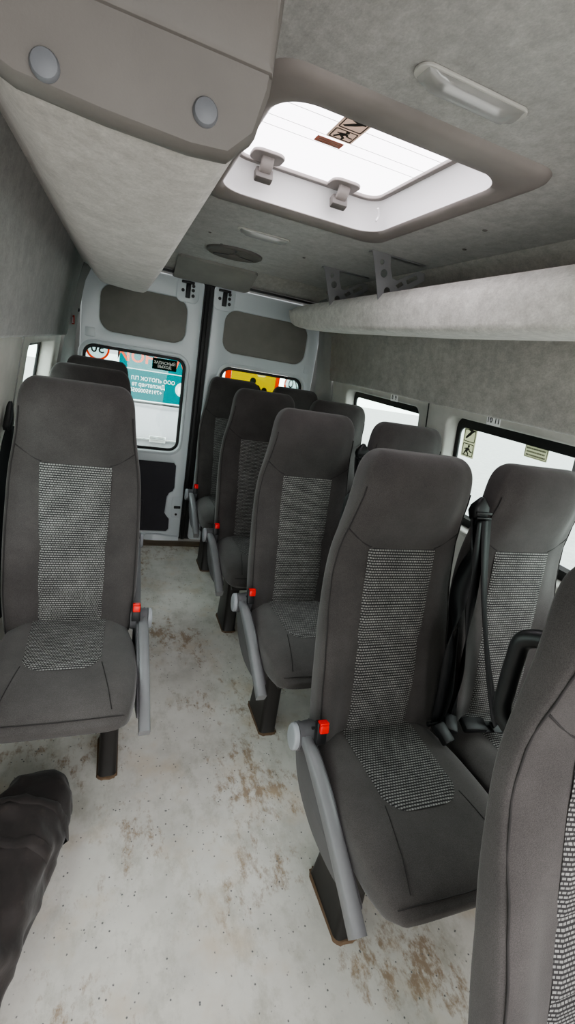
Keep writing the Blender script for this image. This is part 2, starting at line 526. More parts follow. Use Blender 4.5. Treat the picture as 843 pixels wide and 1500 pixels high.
def cushion_insert_mesh():
    bm = bmesh.new(); rows = []
    ny, nx = 30, 16
    for i in range(ny + 1):
        v = i / ny; row = []
        for j in range(nx + 1):
            x = -0.116 + 0.232 * j / nx
            yfront = -0.288 + 0.05 * (abs(x) / 0.116) ** 5          # rounded front corners
            y = yfront + (0.02 - yfront) * v
            x2 = x * (1 + 0.06 * v)
            e = min(sstep(0, 0.012, 0.116 - abs(x)), sstep(0, 0.05, v))
            z = cushion_top(x2, y) + 0.0006 + 0.0038 * e
            row.append(((x2, y, z), (x2, y)))
        rows.append(row)
    uv_grid(bm, rows, None)
    return bm

def add_subsurf(o, lv=1):
    s = o.modifiers.new('subsurf', 'SUBSURF'); s.levels = lv; s.render_levels = lv

def shell_pt(fx, z, side=1):
    w = lerp_tab(HW, z); yb = lerp_tab(YB, z)
    c = abs(fx) ** 2.3; sy = -(max(0.0, 1 - c * c)) ** (0.5 / 2.3)
    yf = front_y(fx * w, z); u = (sy + 1) / 2
    return Vector((math.copysign(abs(fx), side) * w, yf * (1 - u) + yb * u, z))
def back_seams():
    bm = bmesh.new()
    for sd in (-1, 1):
        tube(bm, [shell_pt(0.945, 0.44 + i * 0.028, sd) + Vector((sd * 0.0004, -0.0004, 0)) for i in range(29)], 0.0022, 6)
        tube(bm, [shell_pt(0.52 + 0.42 * i / 8, 1.044 + 0.05 * (i / 8) ** 1.3, sd) + Vector((0, -0.0002, 0)) for i in range(9)], 0.0022, 6)
    return bm
def cushion_seams():
    bm = bmesh.new()
    for sd in (-1, 1):
        tube(bm, [Vector((sd * (0.118 + 0.035 * i / 6), -0.26 - 0.185 * i / 6, cushion_top(0.118 + 0.035 * i / 6, -0.26 - 0.185 * i / 6) - 0.0008)) for i in range(7)], 0.0013, 6)
    tube(bm, [Vector((0.19 * (i / 10 - 1), -0.463 + 0.004 * abs(i / 10 - 1), 0.4335)) for i in range(21)], 0.0015, 6)
    return bm

_cache = {}
def shared(key, fn, m, angle=40):
    if key not in _cache:
        bm = fn(); bmesh.ops.recalc_face_normals(bm, faces=bm.faces)
        me = bpy.data.meshes.new(key); bm.to_mesh(me); bm.free(); me.materials.append(m)
        for p in me.polygons: p.use_smooth = True
        if angle: me.set_sharp_from_angle(angle=math.radians(angle))
        _cache[key] = me
    return _cache[key]

def put(name, key, fn, m, parent, angle=40):
    o = bpy.data.objects.new(name, shared(key, fn, m, angle)); C.objects.link(o); o.parent = parent; return o

ARM = [(0.012, 0.497), (-0.04, 0.503), (-0.10, 0.497), (-0.185, 0.470), (-0.28, 0.430), (-0.36, 0.392), (-0.445, 0.348)]
def arm_mesh(s):
    bm = bmesh.new()
    P = smooth_path([(0, y, z) for y, z in ARM], 6); rings = []
    for i, p in enumerate(P):
        t = (P[min(i + 1, len(P) - 1)] - P[max(i - 1, 0)]).normalized()
        n = Vector((0, -t.z, t.y)); n = n if n.z > 0 else -n
        k = i / (len(P) - 1)
        w = 0.0135 + 0.004 * sstep(0, 0.4, k); h = 0.008 + 0.007 * sstep(0.05, 0.6, k)
        ring = []
        for a, b in ((-1, .8), (-.78, 1.15), (0, 1.22), (.78, 1.15), (1, .8), (1, -1), (.82, -1.25), (-.82, -1.25), (-1, -1)):
            off = n * (h * (b if b > 0 else b * 1.2))
            ring.append(p + off + Vector((s * 0.254 + a * w, 0, 0)) - n * 0.012)
        rings.append(ring)
    loft(bm, rings)
    return bm

def disc_mesh(s):
    bm = bmesh.new(); rings = []
    for dx, r in ((0.020, 0.0285), (0.030, 0.0285), (0.0335, 0.0268), (0.035, 0.022)):
        rings.append([(s * (0.254 + dx), -0.006 + r * 1.15 * math.cos(2 * PI * k / 24), 0.478 + r * 1.45 * math.sin(2 * PI * k / 24)) for k in range(24)])
    loft(bm, rings); return bm

def boot_mesh(s):
    bm = bmesh.new(); rings = []
    for dx, r in ((-0.045, 0.034), (-0.03, 0.040), (0.0, 0.036), (0.006, 0.039), (0.012, 0.036), (0.017, 0.038), (0.021, 0.0335)):
        rings.append([(s * (0.254 + dx), -0.004 + r * math.cos(2 * PI * k / 24), 0.476 + r * 1.12 * math.sin(2 * PI * k / 24)) for k in range(24)])
    loft(bm, rings); return bm

def shield_mesh(s):
    pts = [(0.030, 0.478), (0.034, 0.45), (0.022, 0.405), (-0.01, 0.355), (-0.06, 0.320), (-0.13, 0.300), (-0.20, 0.297), (-0.30, 0.315), (-0.385, 0.352), (-0.40, 0.368), (-0.34, 0.395), (-0.26, 0.432), (-0.18, 0.465), (-0.10, 0.488), (-0.03, 0.495), (0.012, 0.494)]
    P = [(v.x, v.y) for v in smooth_path([(a, b, 0) for a, b in pts], 3, True)]
    me = plate(P, [], 0.022, lambda a, b, n: (s * (0.229 + n), a, b), 0.004)
    return me

def leg_mesh(x0, x1, deep):
    def fn():
        bm = bmesh.new(); rings = []
        for z, y0, y1, g in ((0.0, -0.285, -0.085, 0.003), (0.012, -0.283, -0.087, 0.0), (0.15, -0.275, -0.105, 0.0), (0.30, -0.268, -0.13, 0), (0.362, -0.265, -0.14, 0)):
            if not deep: y1 = y0 + (y1 - y0) * 0.6
            rings.append([(x, y, z) for x, y in rrect(x0 - g, y0 - g, x1 + g, y1 + g, 0.018, 4)])
        loft(bm, rings); return bm
    return fn

def foot_seal(x0, x1, deep):
    def fn():
        bm = bmesh.new(); rings = []
        for z, g in ((0.0006, 0.007), (0.003, 0.0055), (0.006, 0.002)):
            y1 = -0.085 if deep else -0.165
            pts = rrect(x0 - g, -0.288 - g, x1 + g, y1 + g, 0.026, 6)
            rings.append([(x + 0.002 * math.sin(i * 2.3), y + 0.002 * math.cos(i * 3.1), z) for i, (x, y) in enumerate(pts)])
        loft(bm, rings); return bm
    return fn

def pan_mesh():
    bm = bmesh.new()
    box(bm, (0, -0.19, 0.345), (0.36, 0.42, 0.03), None, 0.008)
    box(bm, (0, 0.03, 0.40), (0.40, 0.035, 0.05), None, 0.01)
    for s in (-1, 1): box(bm, (s * 0.19, 0.03, 0.42), (0.03, 0.06, 0.15), None, 0.008)
    return bm

def buckle_red(s):
    def fn():
        bm = bmesh.new()
        R = Matrix.Rotation(math.radians(-14), 3, 'X')
        box(bm, (s * 0.226, -0.070, 0.5585), (0.026, 0.012, 0.024), R, 0.003)
        box(bm, (s * 0.226, -0.0605, 0.572), (0.026, 0.022, 0.006), R, 0.002)
        return bm
    return fn
def buckle_black(s):
    def fn():
        bm = bmesh.new()
        R = Matrix.Rotation(math.radians(-14), 3, 'X')
        box(bm, (s * 0.226, -0.056, 0.535), (0.031, 0.021, 0.066), R, 0.004)
        box(bm, (s * 0.228, -0.035, 0.45), (0.016, 0.010, 0.14), R, 0.003)
        return bm
    return fn

def handle_mesh(s):
    bm = bmesh.new()
    pts = [(-0.130, 0.135, 1.165), (-0.138, 0.172, 1.168), (-0.148, 0.206, 1.150), (-0.148, 0.211, 1.11), (-0.148, 0.211, 1.06), (-0.148, 0.206, 1.012), (-0.140, 0.172, 0.988), (-0.132, 0.13, 0.985)]
    P = smooth_path([(s * -x, y, z) for x, y, z in pts], 6)
    tube(bm, P, 0.0155, 12)
    return bm

def belt_guide(x, y, z, s=1):
    def fn():
        bm = bmesh.new()
        rings = []
        for dz, w, d in ((-0.035, 0.020, 0.016), (-0.01, 0.030, 0.022), (0.010, 0.028, 0.018), (0.030, 0.012, 0.010), (0.038, 0.005, 0.006)):
            rings.append([(x + a, y + b, z + dz) for a, b in rrect(-w, -d, w, d, min(w, d) * 0.7, 4)])
        loft(bm, rings)
        box(bm, (x, y - 0.024, z - 0.006), (0.060, 0.006, 0.008), None, 0.002)
        box(bm, (x, y - 0.028, z - 0.020), (0.056, 0.006, 0.006), None, 0.002)
        return bm
    return fn

def build_seat(label, group, loc, s, variant):
    """s = +1: armrest on +x (left row); s = -1: armrest on -x (right aisle row)"""
    r = thing('passenger_seat', label, 'seat', loc, group)
    b = put('backrest', 'backrest', backrest_mesh, M['fabric'], r, None)
    add_subsurf(b)
    put('woven_panel', 'back_insert', back_insert_mesh, M['woven'], b, None)
    c = put('cushion', 'cushion', cushion_mesh, M['fabric_seat'], r, None); add_subsurf(c)
    put('woven_panel', 'cushion_insert', cushion_insert_mesh, M['woven'], c, None)
    put('seam', 'back_seam', back_seams, M['seam'], b, None)
    put('seam', 'cushion_seam', cushion_seams, M['seam'], c, None)
    put('seat_frame', 'pan', pan_mesh, M['leg'], r)
    if variant != 'window':
        a = put('armrest', f'arm{s}', lambda: arm_mesh(s), M['arm'], r, 50)
        put('pivot_cap', f'disc{s}', lambda: disc_mesh(s), M['disc'], a, 50)
        put('pivot_sleeve', f'boot{s}', lambda: boot_mesh(s), M['shield'], a, 60)
        k = f'shield{s}'
        if k not in _cache:
            me = shield_mesh(s); me.materials.append(M['shield'])
            for p in me.polygons: p.use_smooth = True
            me.set_sharp_from_angle(angle=math.radians(40)); _cache[k] = me
        put('side_cover', k, None, M['shield'], r)
        bb = put('buckle', f'buckleb{s}', buckle_black(s), M['black'], r)
        put('release_button', f'buckler{s}', buckle_red(s), M['red'], bb)
    if variant == 'left':
        l = put('leg', 'legL', leg_mesh(0.125, 0.185, True), M['leg'], r)
        put('floor_seal', 'sealL', foot_seal(0.125, 0.185, True), M['rust'], l)
    elif variant == 'aisle':
        l = put('leg', 'legA', leg_mesh(-0.165, -0.095, True), M['leg'], r)
        put('floor_seal', 'sealA', foot_seal(-0.165, -0.095, True), M['rust'], l)
        put('grab_handle', f'handle{s}', lambda: handle_mesh(s), M['black'], r)
        l2 = put('leg', 'legB', leg_mesh(0.13, 0.175, False), M['leg'], r)
        # lap and shoulder belt hanging on the window side
        w = put('seat_belt', 'belt_a', belt_a, M['belt'], r, None)
        put('belt_buckle', 'belt_a_buckle', belt_a_buckle, M['black'], w)
    else:
        l = put('leg', 'legC', leg_mesh(-0.05, 0.0, False), M['leg'], r)
        w = put('seat_belt', 'belt_b', belt_b, M['belt'], r, None)
        put('belt_guide', 'belt_b_guide', belt_guide(-0.232, 0.098, 1.178), M['black'], w)
        put('belt_buckle', 'belt_b_buckle', belt_b_buckle, M['black'], w)
    return r

def belt_a():       # on the aisle seat, hangs between the two seats (x to the right)
    bm = bmesh.new()
    ribbon(bm, [(0.222, 0.085, 1.15), (0.214, 0.055, 1.08), (0.206, 0.045, 1.00), (0.198, 0.030, 0.92), (0.190, 0.008, 0.83), (0.184, -0.015, 0.74), (0.186, -0.030, 0.65), (0.190, -0.040, 0.56), (0.194, -0.045, 0.505)],
           [20, 35, 95, 120, 60, 20, 15, 10, 10], 0.052)
    ribbon(bm, [(0.226, 0.095, 1.15), (0.229, 0.060, 1.02), (0.224, 0.030, 0.88), (0.228, 0.010, 0.74), (0.222, -0.022, 0.60), (0.214, -0.03, 0.50)],
           [60, 50, 40, 62, 85, 70], 0.052)
    return bm
def belt_a_buckle():
    bm = bmesh.new()
    R = Matrix.Rotation(math.radians(25), 3, 'X') @ Matrix.Rotation(math.radians(12), 3, 'Z')
    box(bm, (0.182, -0.095, 0.505), (0.040, 0.062, 0.026), R, 0.006)
    R2 = Matrix.Rotation(math.radians(18), 3, 'X') @ Matrix.Rotation(math.radians(-30), 3, 'Z')
    box(bm, (0.224, -0.070, 0.515), (0.042, 0.060, 0.024), R2, 0.006)
    box(bm, (0.185, -0.048, 0.500), (0.058, 0.012, 0.014), None, 0.003)
    return bm
def belt_b():
    bm = bmesh.new()
    ribbon(bm, [(-0.218, 0.072, 1.155), (-0.206, 0.052, 1.06), (-0.188, 0.020, 0.93), (-0.160, -0.012, 0.80), (-0.130, -0.050, 0.67), (-0.100, -0.088, 0.56), (-0.088, -0.105, 0.522)],
           [15, 20, 30, 35, 30, 20, 20], 0.050)
    ribbon(bm, [(-0.243, 0.066, 1.15), (-0.238, 0.045, 1.05), (-0.228, 0.030, 0.93), (-0.214, 0.010, 0.80), (-0.208, -0.012, 0.67), (-0.212, -0.035, 0.55), (-0.215, -0.045, 0.48)],
           [30, 15, 5, 40, 60, 35, 20], 0.052)
    return bm
def belt_b_buckle():
    bm = bmesh.new()
    R = Matrix.Rotation(math.radians(15), 3, 'X') @ Matrix.Rotation(math.radians(35), 3, 'Z')
    R = Matrix.Rotation(math.radians(20), 3, 'X') @ Matrix.Rotation(math.radians(-8), 3, 'Z')
    box(bm, (-0.165, -0.085, 0.512), (0.082, 0.044, 0.026), R, 0.007)
    box(bm, (-0.105, -0.098, 0.508), (0.060, 0.036, 0.007), R, 0.002)
    box(bm, (-0.088, -0.112, 0.516), (0.052, 0.034, 0.006), R, 0.002)
    return bm

PITCH = 0.755
RX, WX, LX = 0.808, 1.279, -0.126
RY0, LY0 = 0.958, 1.610

aisle_labels = [
    'nearest right aisle seat, charcoal, only its backrest side seen at bottom right',
    'large charcoal aisle seat with open woven cushion and hanging black belts, beside the bare floor',
    'charcoal aisle seat with paler woven centre, directly behind the big front right aisle seat',
    'charcoal aisle seat third back on the right, half hidden behind the paler seat',
    'rearmost right aisle seat standing against the gap between the back doors',
]
window_labels = [None,
    'charcoal window seat beside the large window with its label 10 11',
    'charcoal window seat below the blank pillar, only its top showing behind the large aisle seat',
    'charcoal window seat by the small right window, top showing behind the paler aisle seat',
    'rearmost right window seat, dark top showing below the right back door window',
]
left_labels = [
    'single charcoal seat facing front on the left of the aisle, whole front visible',
    'single left seat directly behind the front left one, only its headrest edge showing',
    'rearmost single left seat, thin dark headrest edge below the left back door window',
]
first = None
for i, lb in enumerate(aisle_labels):
    loc = (RX - 0.012 * (i - 1), RY0 + PITCH * (i - 1), 0)
    if i == 0: loc = (RX - 0.012, RY0 - 0.745, 0)
    if first is None: first = build_seat(lb, 'seats along the right side of the aisle', loc, -1, 'aisle')
    else: dup(first, loc, lb)
first = None
for i, lb in enumerate(window_labels):
    if lb is None: continue
    loc = (WX - 0.012 * (i - 1), RY0 + PITCH * (i - 1), 0)
    if first is None: first = build_seat(lb, 'seats along the right windows', loc, -1, 'window')
    else: dup(first, loc, lb)
first = None
for i, lb in enumerate(left_labels):
    loc = (LX - 0.004 * i, LY0 + PITCH * i, 0)
    if first is None: first = build_seat(lb, 'single seats along the left wall', loc, 1, 'left')
    else: dup(first, loc, lb)

# the nearest seat back is reclined a little further
near = [o for o in C.objects if o.get('label') == aisle_labels[0]][0]
for ch in near.children:
    if ch.name.startswith(('backrest', 'grab_handle', 'seat_belt')):
        Rm = Matrix.Translation((0, 0.02, 0.44)) @ Matrix.Rotation(math.radians(-4.5), 4, 'X') @ Matrix.Translation((0, -0.02, -0.44))
        ch.matrix_local = Rm

# ------------------------------------------------------------------ shell
Y0, Y1 = -1.0, 3.46
bm = bmesh.new()
box(bm, (CX, (Y0 + Y1) / 2, -0.02), (2.1, Y1 - Y0, 0.04))
struct(bm_obj('floor', bm, M['floor'], None, False))
bm = bmesh.new(); box(bm, (CX, 3.40, 0.0055), (1.9, 0.085, 0.011), None, 0.003)
struct(bm_obj('trim_1', bm, M['wood']))

PROF = [(0.0, 1.005), (0.90, 0.995), (1.435, 0.917)]
def dlin(z): return 0.995 + (0.917 - 0.995) * (z - 0.90) / 0.535

def wall(side, s, wins, ymin, ymax):
    # lower lining, window band with real openings, felt upper panel
    def w_lower(a, b, n): return (CX + s * (1.0 + 0.005 * (0.9 - b) + n), a, b)
    root = plate_obj(f'wall_{side}', [(ymin, 0), (ymax, 0), (ymax, 0.86), (ymin, 0.86)], [], 0.05, w_lower, M['trim'])
    struct(root)
    holes = [rrect(y0, 0.885, y1, 1.392, 0.05) for y0, y1 in wins]
    def w_band(a, b, n): return (CX + s * (dlin(b) + n), a, b)
    o = plate_obj('window_band', [(ymin, 0.85), (ymax, 0.85), (ymax, 1.44), (ymin, 1.44)], holes, 0.075, w_band, M['trim'] if s > 0 else M['trim_lifted'], root, 0.012)
    # felt panel bending into the roof
    pr = [(1.433, 0.905), (1.44, 0.899), (1.60, 0.872), (1.75, 0.845), (1.86, 0.815), (1.94, 0.780), (1.985, 0.745), (2.0, 0.70)]
    bm = bmesh.new()
    vr = [[bm.verts.new((CX + s * d, y, z)) for z, d in pr] for y in (ymin, 0.4, 1.4, 2.4, 3.27)]
    for a, b in zip(vr[:-1], vr[1:]):
        for i in range(len(pr) - 1): bm.faces.new((a[i], b[i], b[i + 1], a[i + 1]))
    p = bm_obj('felt_panel', bm, M['felt_panel'] if s > 0 else M['felt_panel_shaded'], root, True, 60)
    sol = p.modifiers.new('solid', 'SOLIDIFY'); sol.thickness = 0.02; sol.offset = -s if False else 0
    # seam between lining mouldings + fixing studs
    bm = bmesh.new(); box(bm, (CX + s * (dlin(1.21) - 0.0012), 2.045, 1.21), (0.006, 0.004, 0.44), Matrix.Rotation(s * math.atan(0.1458) * -1, 3, 'Y'))
    bm_obj('seam', bm, M['rubber'] if s > 0 else M['trim_dark'], root)
    for y in (1.62, 1.18, 2.05, 2.55, 3.2):
        bm = bmesh.new()
        bmesh.ops.create_uvsphere(bm, u_segments=10, v_segments=6, radius=0.007)
        for v in bm.verts: v.co = Vector((v.co.x * 0.5 + CX + s * 0.893, v.co.y + y, v.co.z + 1.47))
        bm_obj('stud', bm, M['trim_dark'], root)
    return root

RW = [(2.13, 3.03), (0.42, 1.885)]
LW = [(2.20, 3.03), (0.30, 1.60)]
wall('right', 1, RW, Y0, 3.27)
wall('left', -1, LW, Y0, 3.27)

def side_window(idx, s, y0, y1, split=None, ztop=1.362):
    def f(off):
        return lambda a, b, n: (CX + s * (dlin(b) + off + n), a, b)
    bar = [rrect(y0 + 0.028, 0.93, y1 - 0.022, ztop, 0.035)]
    o = plate_obj(f'window_{idx}', rrect(y0 - 0.03, 0.86, y1 + 0.03, 1.415, 0.06), bar, 0.014, f(0.070), M['rubber'], None, 0.004)
    struct(o)
    g = plate_obj('pane', rrect(y0 - 0.02, 0.87, y1 + 0.02, 1.405, 0.06), [], 0.004, f(0.080), M['glass'], o)
    if split:
        plate_obj('sliding_frame', rrect(split - 0.012, 0.92, split + 0.012, ztop + 0.005, 0.004), [], 0.012, f(0.066), M['steel'], o, 0.002)
        plate_obj('sill_rail', rrect(y0 + 0.02, 0.925, y1 - 0.02, 0.945, 0.004), [], 0.014, f(0.062), M['steel'], o, 0.002)
    return o
side_window(1, 1, *RW[0], None, 1.352)
side_window(2, 1, *RW[1], 1.205, 1.348)
side_window(3, -1, *LW[0])
side_window(4, -1, *LW[1])  # out of view, window included to let in more daylight

# window pillar moulding between the left windows
# rear corner pillars
for side, s in (('left', -1), ('right', 1)):
    bm = bmesh.new()
    rings = []
    for z, d in ((0.0, 0.995), (0.9, 0.985), (1.40, 0.918), (1.76, 0.850), (1.98, 0.76)):
        rings.append([(CX + s * (d - 0.004), 3.262, z), (CX + s * (d - 0.012), 3.262, z), (CX + s * (d - 0.05), 3.33, z), (CX + s * min(0.86, d - 0.035), 3.46, z), (CX + s * (d + 0.06), 3.46, z), (CX + s * (d + 0.06), 3.262, z)])
    loft(bm, rings)
    struct(bm_obj('trim_2' if s < 0 else 'trim_3', bm, M['trim_dark'], None, True, 30))
    for z in (1.60, 1.20):
        pass

# ceiling with hatch opening
hx0, hx1, hy0, hy1 = 0.268, 0.850, 1.085, 1.765
o = plate_obj('ceiling', [(CX - 0.74, Y0), (CX + 0.74, Y0), (CX + 0.74, 3.14), (CX - 0.74, 3.14)], [rrect(hx0 - 0.02, hy0 - 0.02, hx1 + 0.02, hy1 + 0.02, 0.1)], 0.02, lambda a, b, n: (a, b, 2.0 + n), M['felt'])
struct(o)
for x, y in ((1.06, 1.40), (0.44, 2.60), (0.82, 2.42), (0.35, 2.42), (1.16, 1.62)):
    bm = bmesh.new(); bmesh.ops.create_uvsphere(bm, u_segments=10, v_segments=6, radius=0.008)
    for v in bm.verts: v.co = Vector((v.co.x + x, v.co.y + y, v.co.z * 0.4 + 1.999))
    bm_obj('stud', bm, M['cap'], o)

# rear header over the doors
bm = bmesh.new()
prof = [(3.12, 2.012), (3.12, 1.995), (3.16, 1.985), (3.36, 1.925), (3.40, 1.925), (3.46, 1.935), (3.46, 2.06), (3.30, 2.06)]
loft(bm, [[(x, y, z + 0.012) for y, z in prof] for x in (CX - 0.80, CX + 0.80)])
hd = struct(bm_obj('trim_4', bm, M['felt_panel'], None, True, 30))
bm = bmesh.new()
prof = [(3.145, 2.0), (3.15, 1.985), (3.355, 1.902), (3.38, 1.895), (3.44, 1.90), (3.44, 2.0)]
rg = []
for x, k in ((0.285, 0.9), (0.30, 1.0), (0.765, 1.0), (0.785, 0.9)):
    yc, zc = 3.30, 1.96
    rg.append([(x, yc + (y - yc) * k, zc + (z - zc) * k) for y, z in prof])
loft(bm, rg)
bm_obj('header_box', bm, M['header'], hd, True, 30)
bm = bmesh.new(); box(bm, (1.08, 3.37, 1.922), (0.60, 0.05, 0.012), None, 0.003); box(bm, (0.10, 3.37, 1.922), (0.4, 0.05, 0.012), None, 0.003)
bm_obj('black_seal', bm, M['rubber'], hd)

# ------------------------------------------------------------------ rear doors
YD = 3.475
def fd(off): return lambda a, b, n: (a, YD + off + n, b)
def rear_door(idx, x0, x1, up, win, low):
    holes = [rrect(*up, 0.085), rrect(*win, 0.075), low]
    o = plate_obj(f'door_{idx}', rrect(x0, 0.012, x1, 1.915, 0.03), holes, 0.045, fd(0), M['paint'], None, 0.008)
    struct(o)
    # raised pressings around the openings
    for rect, g, w in ((win, 0.004, 0.026), ):
        a = rrect(rect[0] - w, rect[1] - w, rect[2] + w * .9, rect[3] + w, 0.095)
        b = rrect(rect[0] - g, rect[1] - g, rect[2] + g, rect[3] + g, 0.077)
        plate_obj('window_surround', a, [b], 0.012, fd(-0.007), M['paint'], o, 0.005)
    plate_obj('upper_panel', rrect(up[0] - 0.01, up[1] - 0.01, up[2] + 0.01, up[3] + 0.01, 0.09), [], 0.01, fd(0.018), M['taupe'], o, 0.003)
    # black rubber and glass
    r0 = rrect(win[0] + 0.001, win[1] + 0.001, win[2] - 0.001, win[3] - 0.001, 0.073)
    r1 = rrect(win[0] + 0.022, win[1] + 0.022, win[2] - 0.022, win[3] - 0.022, 0.055)
    plate_obj('window_rubber', r0, [r1], 0.02, fd(0.012), M['rubber'], o, 0.004)
    plate_obj('pane', rrect(win[0] + 0.01, win[1] + 0.01, win[2] - 0.01, win[3] - 0.01, 0.06), [], 0.004, fd(0.024), M['glass'], o)
    plate_obj('lower_panel', [(min(p[0] for p in low) - .015, 0.045), (max(p[0] for p in low) + .015, 0.045), (max(p[0] for p in low) + .015, 0.66), (min(p[0] for p in low) - .015, 0.66)], [], 0.01, fd(0.012), M['dark_panel'], o)
    return o

lowL = [(-0.20, 0.075), (0.33, 0.075), (0.40, 0.075), (0.418, 0.095), (0.415, 0.18), (0.395, 0.205), (0.378, 0.23), (0.384, 0.36), (0.40, 0.395), (0.425, 0.41), (0.436, 0.44), (0.432, 0.615), (0.415, 0.635), (-0.20, 0.64), (-0.22, 0.62), (-0.22, 0.09)]
dL = rear_door(1, CX - 0.835, 0.508, (-0.147, 1.492, 0.408, 1.785), (-0.245, 0.722, 0.436, 1.40), lowL)
lowR = [(2 * 0.545 - x, z) for x, z in lowL]
dR = rear_door(2, 0.578, CX + 0.835, (0.672, 1.492, 1.312, 1.780), (0.682, 0.722, 1.335, 1.396), lowR)
# door seal gap, dark
bm = bmesh.new(); box(bm, (0.543, YD + 0.03, 0.96), (0.10, 0.02, 1.90)); box(bm, (0.535, YD + 0.008, 0.96), (0.03, 0.02, 1.90), None, 0.006)
struct(bm_obj('trim_5', bm, M['rubber']))
bm = bmesh.new()
box(bm, (CX, YD + 0.05, 1.955), (1.9, 0.06, 0.11)); box(bm, (CX, YD + 0.05, -0.02), (1.9, 0.06, 0.06))
for s in (-1, 1): box(bm, (CX + s * 0.93, YD + 0.05, 0.95), (0.22, 0.06, 2.0))
struct(bm_obj('wall_rear', bm, M['trim_dark'], None, False))
# door furniture
def bar_latch(parent, x, z):
    bm = bmesh.new()
    box(bm, (x, YD - 0.012, z), (0.030, 0.022, 0.090), None, 0.004)
    box(bm, (x - 0.004, YD - 0.012, z + 0.052), (0.085, 0.02, 0.016), None, 0.004)
    for dx, dz in ((-0.034, 0.0), (0.034, 0.008), (0.036, -0.026), (0.034, 0.035)):
        r = bmesh.ops.create_cone(bm, cap_ends=True, segments=14, radius1=0.011, radius2=0.011, depth=0.008)
        for v in r['verts']: v.co = Vector((v.co.x + x + dx, YD - 0.004 + v.co.z, z + dz + v.co.y))
    bm_obj('top_latch', bm, M['black'], parent)
    # pressed bulge behind the latch
    plate_obj('latch_mount', rrect(x - 0.075, z - 0.075, x + 0.075, z + 0.085, 0.04), [], 0.008, fd(-0.006), M['paint'], parent, 0.004)
bar_latch(dL, 0.398, 1.838); bar_latch(dR, 0.650, 1.835)
bm = bmesh.new(); box(bm, (0.47, YD - 0.003, 0.285), (0.05, 0.012, 0.022), None, 0.003)
r = bmesh.ops.create_cone(bm, cap_ends=True, segments=14, radius1=0.009, radius2=0.009, depth=0.01)
for v in r['verts']: v.co = Vector((v.co.x + 0.465, YD - 0.002 + v.co.z, 0.225 + v.co.y))
bm_obj('lock_hole', bm, M['rubber'], dL)
plate_obj('lock_plate', rrect(0.425, 0.20, 0.50, 0.37, 0.012), [], 0.004, fd(-0.003), M['paint'], dL, 0.002)
bm = bmesh.new()
rg = []
for x, h, d in ((0.22, 0.012, 0.01), (0.25, 0.038, 0.03), (0.32, 0.045, 0.04), (0.42, 0.030, 0.035), (0.50, 0.024, 0.03)):
    rg.append([(x, YD - d, 0.014), (x, YD - d * 0.7, 0.014 + h), (x, YD + 0.004, 0.018 + h), (x, YD + 0.004, 0.014)])
loft(bm, rg); bm_obj('bottom_lip', bm, M['paint'], dL, True, 30)
plate_obj('storage_pocket', rrect(0.10, 0.11, 0.215, 0.33, 0.02), [rrect(0.112, 0.122, 0.203, 0.318, 0.014)], 0.012, fd(0.004), M['dark_panel'], dL, 0.003)
# pressed rounded recess beside the upper panel
for dd, xa, xb in ((dL, -0.232, -0.168), (dR, 1.325, 1.375)):
    plate_obj('pressing', rrect(xa, 1.44, xb, 1.50, 0.012), [], 0.005, fd(-0.003), M['paint'], dd, 0.002)

# ------------------------------------------------------------------ stickers on the rear glass
YG = YD + 0.024
def at(y): return lambda a, b, n: (a, y + n, b)
# teal banner outside on the glass, print reversed when seen from inside
t = thing('window_banner', 'teal advertising sticker with reversed lettering on the left back door window', 'sticker', (0.2, YG + 0.006, 1.2))
def bt(dy): return lambda a, b, n: (a - 0.2, dy + n, b - 1.2)
PRINT = [('headline', 'coral', 'НОИ', 0.104, 0.105, 1.3555, 'CENTER', 0.0025, 1.16), ('headline', 'coral', 'А', 0.104, 0.394, 1.3555, 'CENTER', 0.0025, 0.95),
         ('company_line', 'film_white', 'ООО «ПОТОК ПЛ', 0.036, 0.372, 1.216, 'LEFT', 0.0006, 1.0),
         ('company_line', 'film_white', 'Диспетчер те', 0.040, 0.306, 1.176, 'LEFT', 0.0008, 0.86),
         ('phone_line', 'film_white', '+79195000050', 0.039, 0.288, 1.134, 'LEFT', 0.0006, 0.94)]
holes = [[(0.02, 1.2745), (0.4275, 1.2745), (0.4275, 1.280), (0.02, 1.280)]]
for nm, mt, body, size, px, pz, al, bo, sx in PRINT:
    f = lambda x, y: (px + x, pz + y)
    lp = loops_of(body, size, f, True, al, bo, sx)
    holes += lp
    sheet(nm, lp[0], lp[1:], lambda x, z: (x - 0.2, 0.002, z - 1.2), M[mt], t)
emb = [(x, z) for x, z in circle(0.428, 1.178, 0.052, 28) if x < 0.430]
emb.sort(key=lambda p: math.atan2(p[1] - 1.178, p[0] - 0.41))
leaf = circle(0.405, 1.172, 0.010, 16, 0.030)
holes += [emb]
sheet('film', [(-0.013, 1.070), (0.434, 1.070), (0.434, 1.3985), (-0.013, 1.3985)], holes, lambda x, z: (x - 0.2, 0.002, z - 1.2), M['teal'], t)
sheet('white_stripe', holes[0], [], lambda x, z: (x - 0.2, 0.002, z - 1.2), M['film_white'], t)
sheet('white_emblem', emb, [leaf], lambda x, z: (x - 0.2, 0.002, z - 1.2), M['film_white'], t)

t = thing('emergency_exit_sign', 'small dark green sign reading ЗАПАСНЫЙ ВЫХОД on the left back door window', 'sign', (0.288, YG - 0.004, 1.336))
plate_obj('sign_plate', rrect(-0.083, -0.038, 0.083, 0.038, 0.004), [], 0.002, lambda a, b, n: (a, n - 0.001, b), M['exit_green'], t)
text_obj('sign_text', 'ЗАПАСНЫЙ\nВЫХОД', 0.0255, M['exit_text'], lambda x, y, n: (x, -0.0016 + n, y - 0.004), t, bold=0.0007)

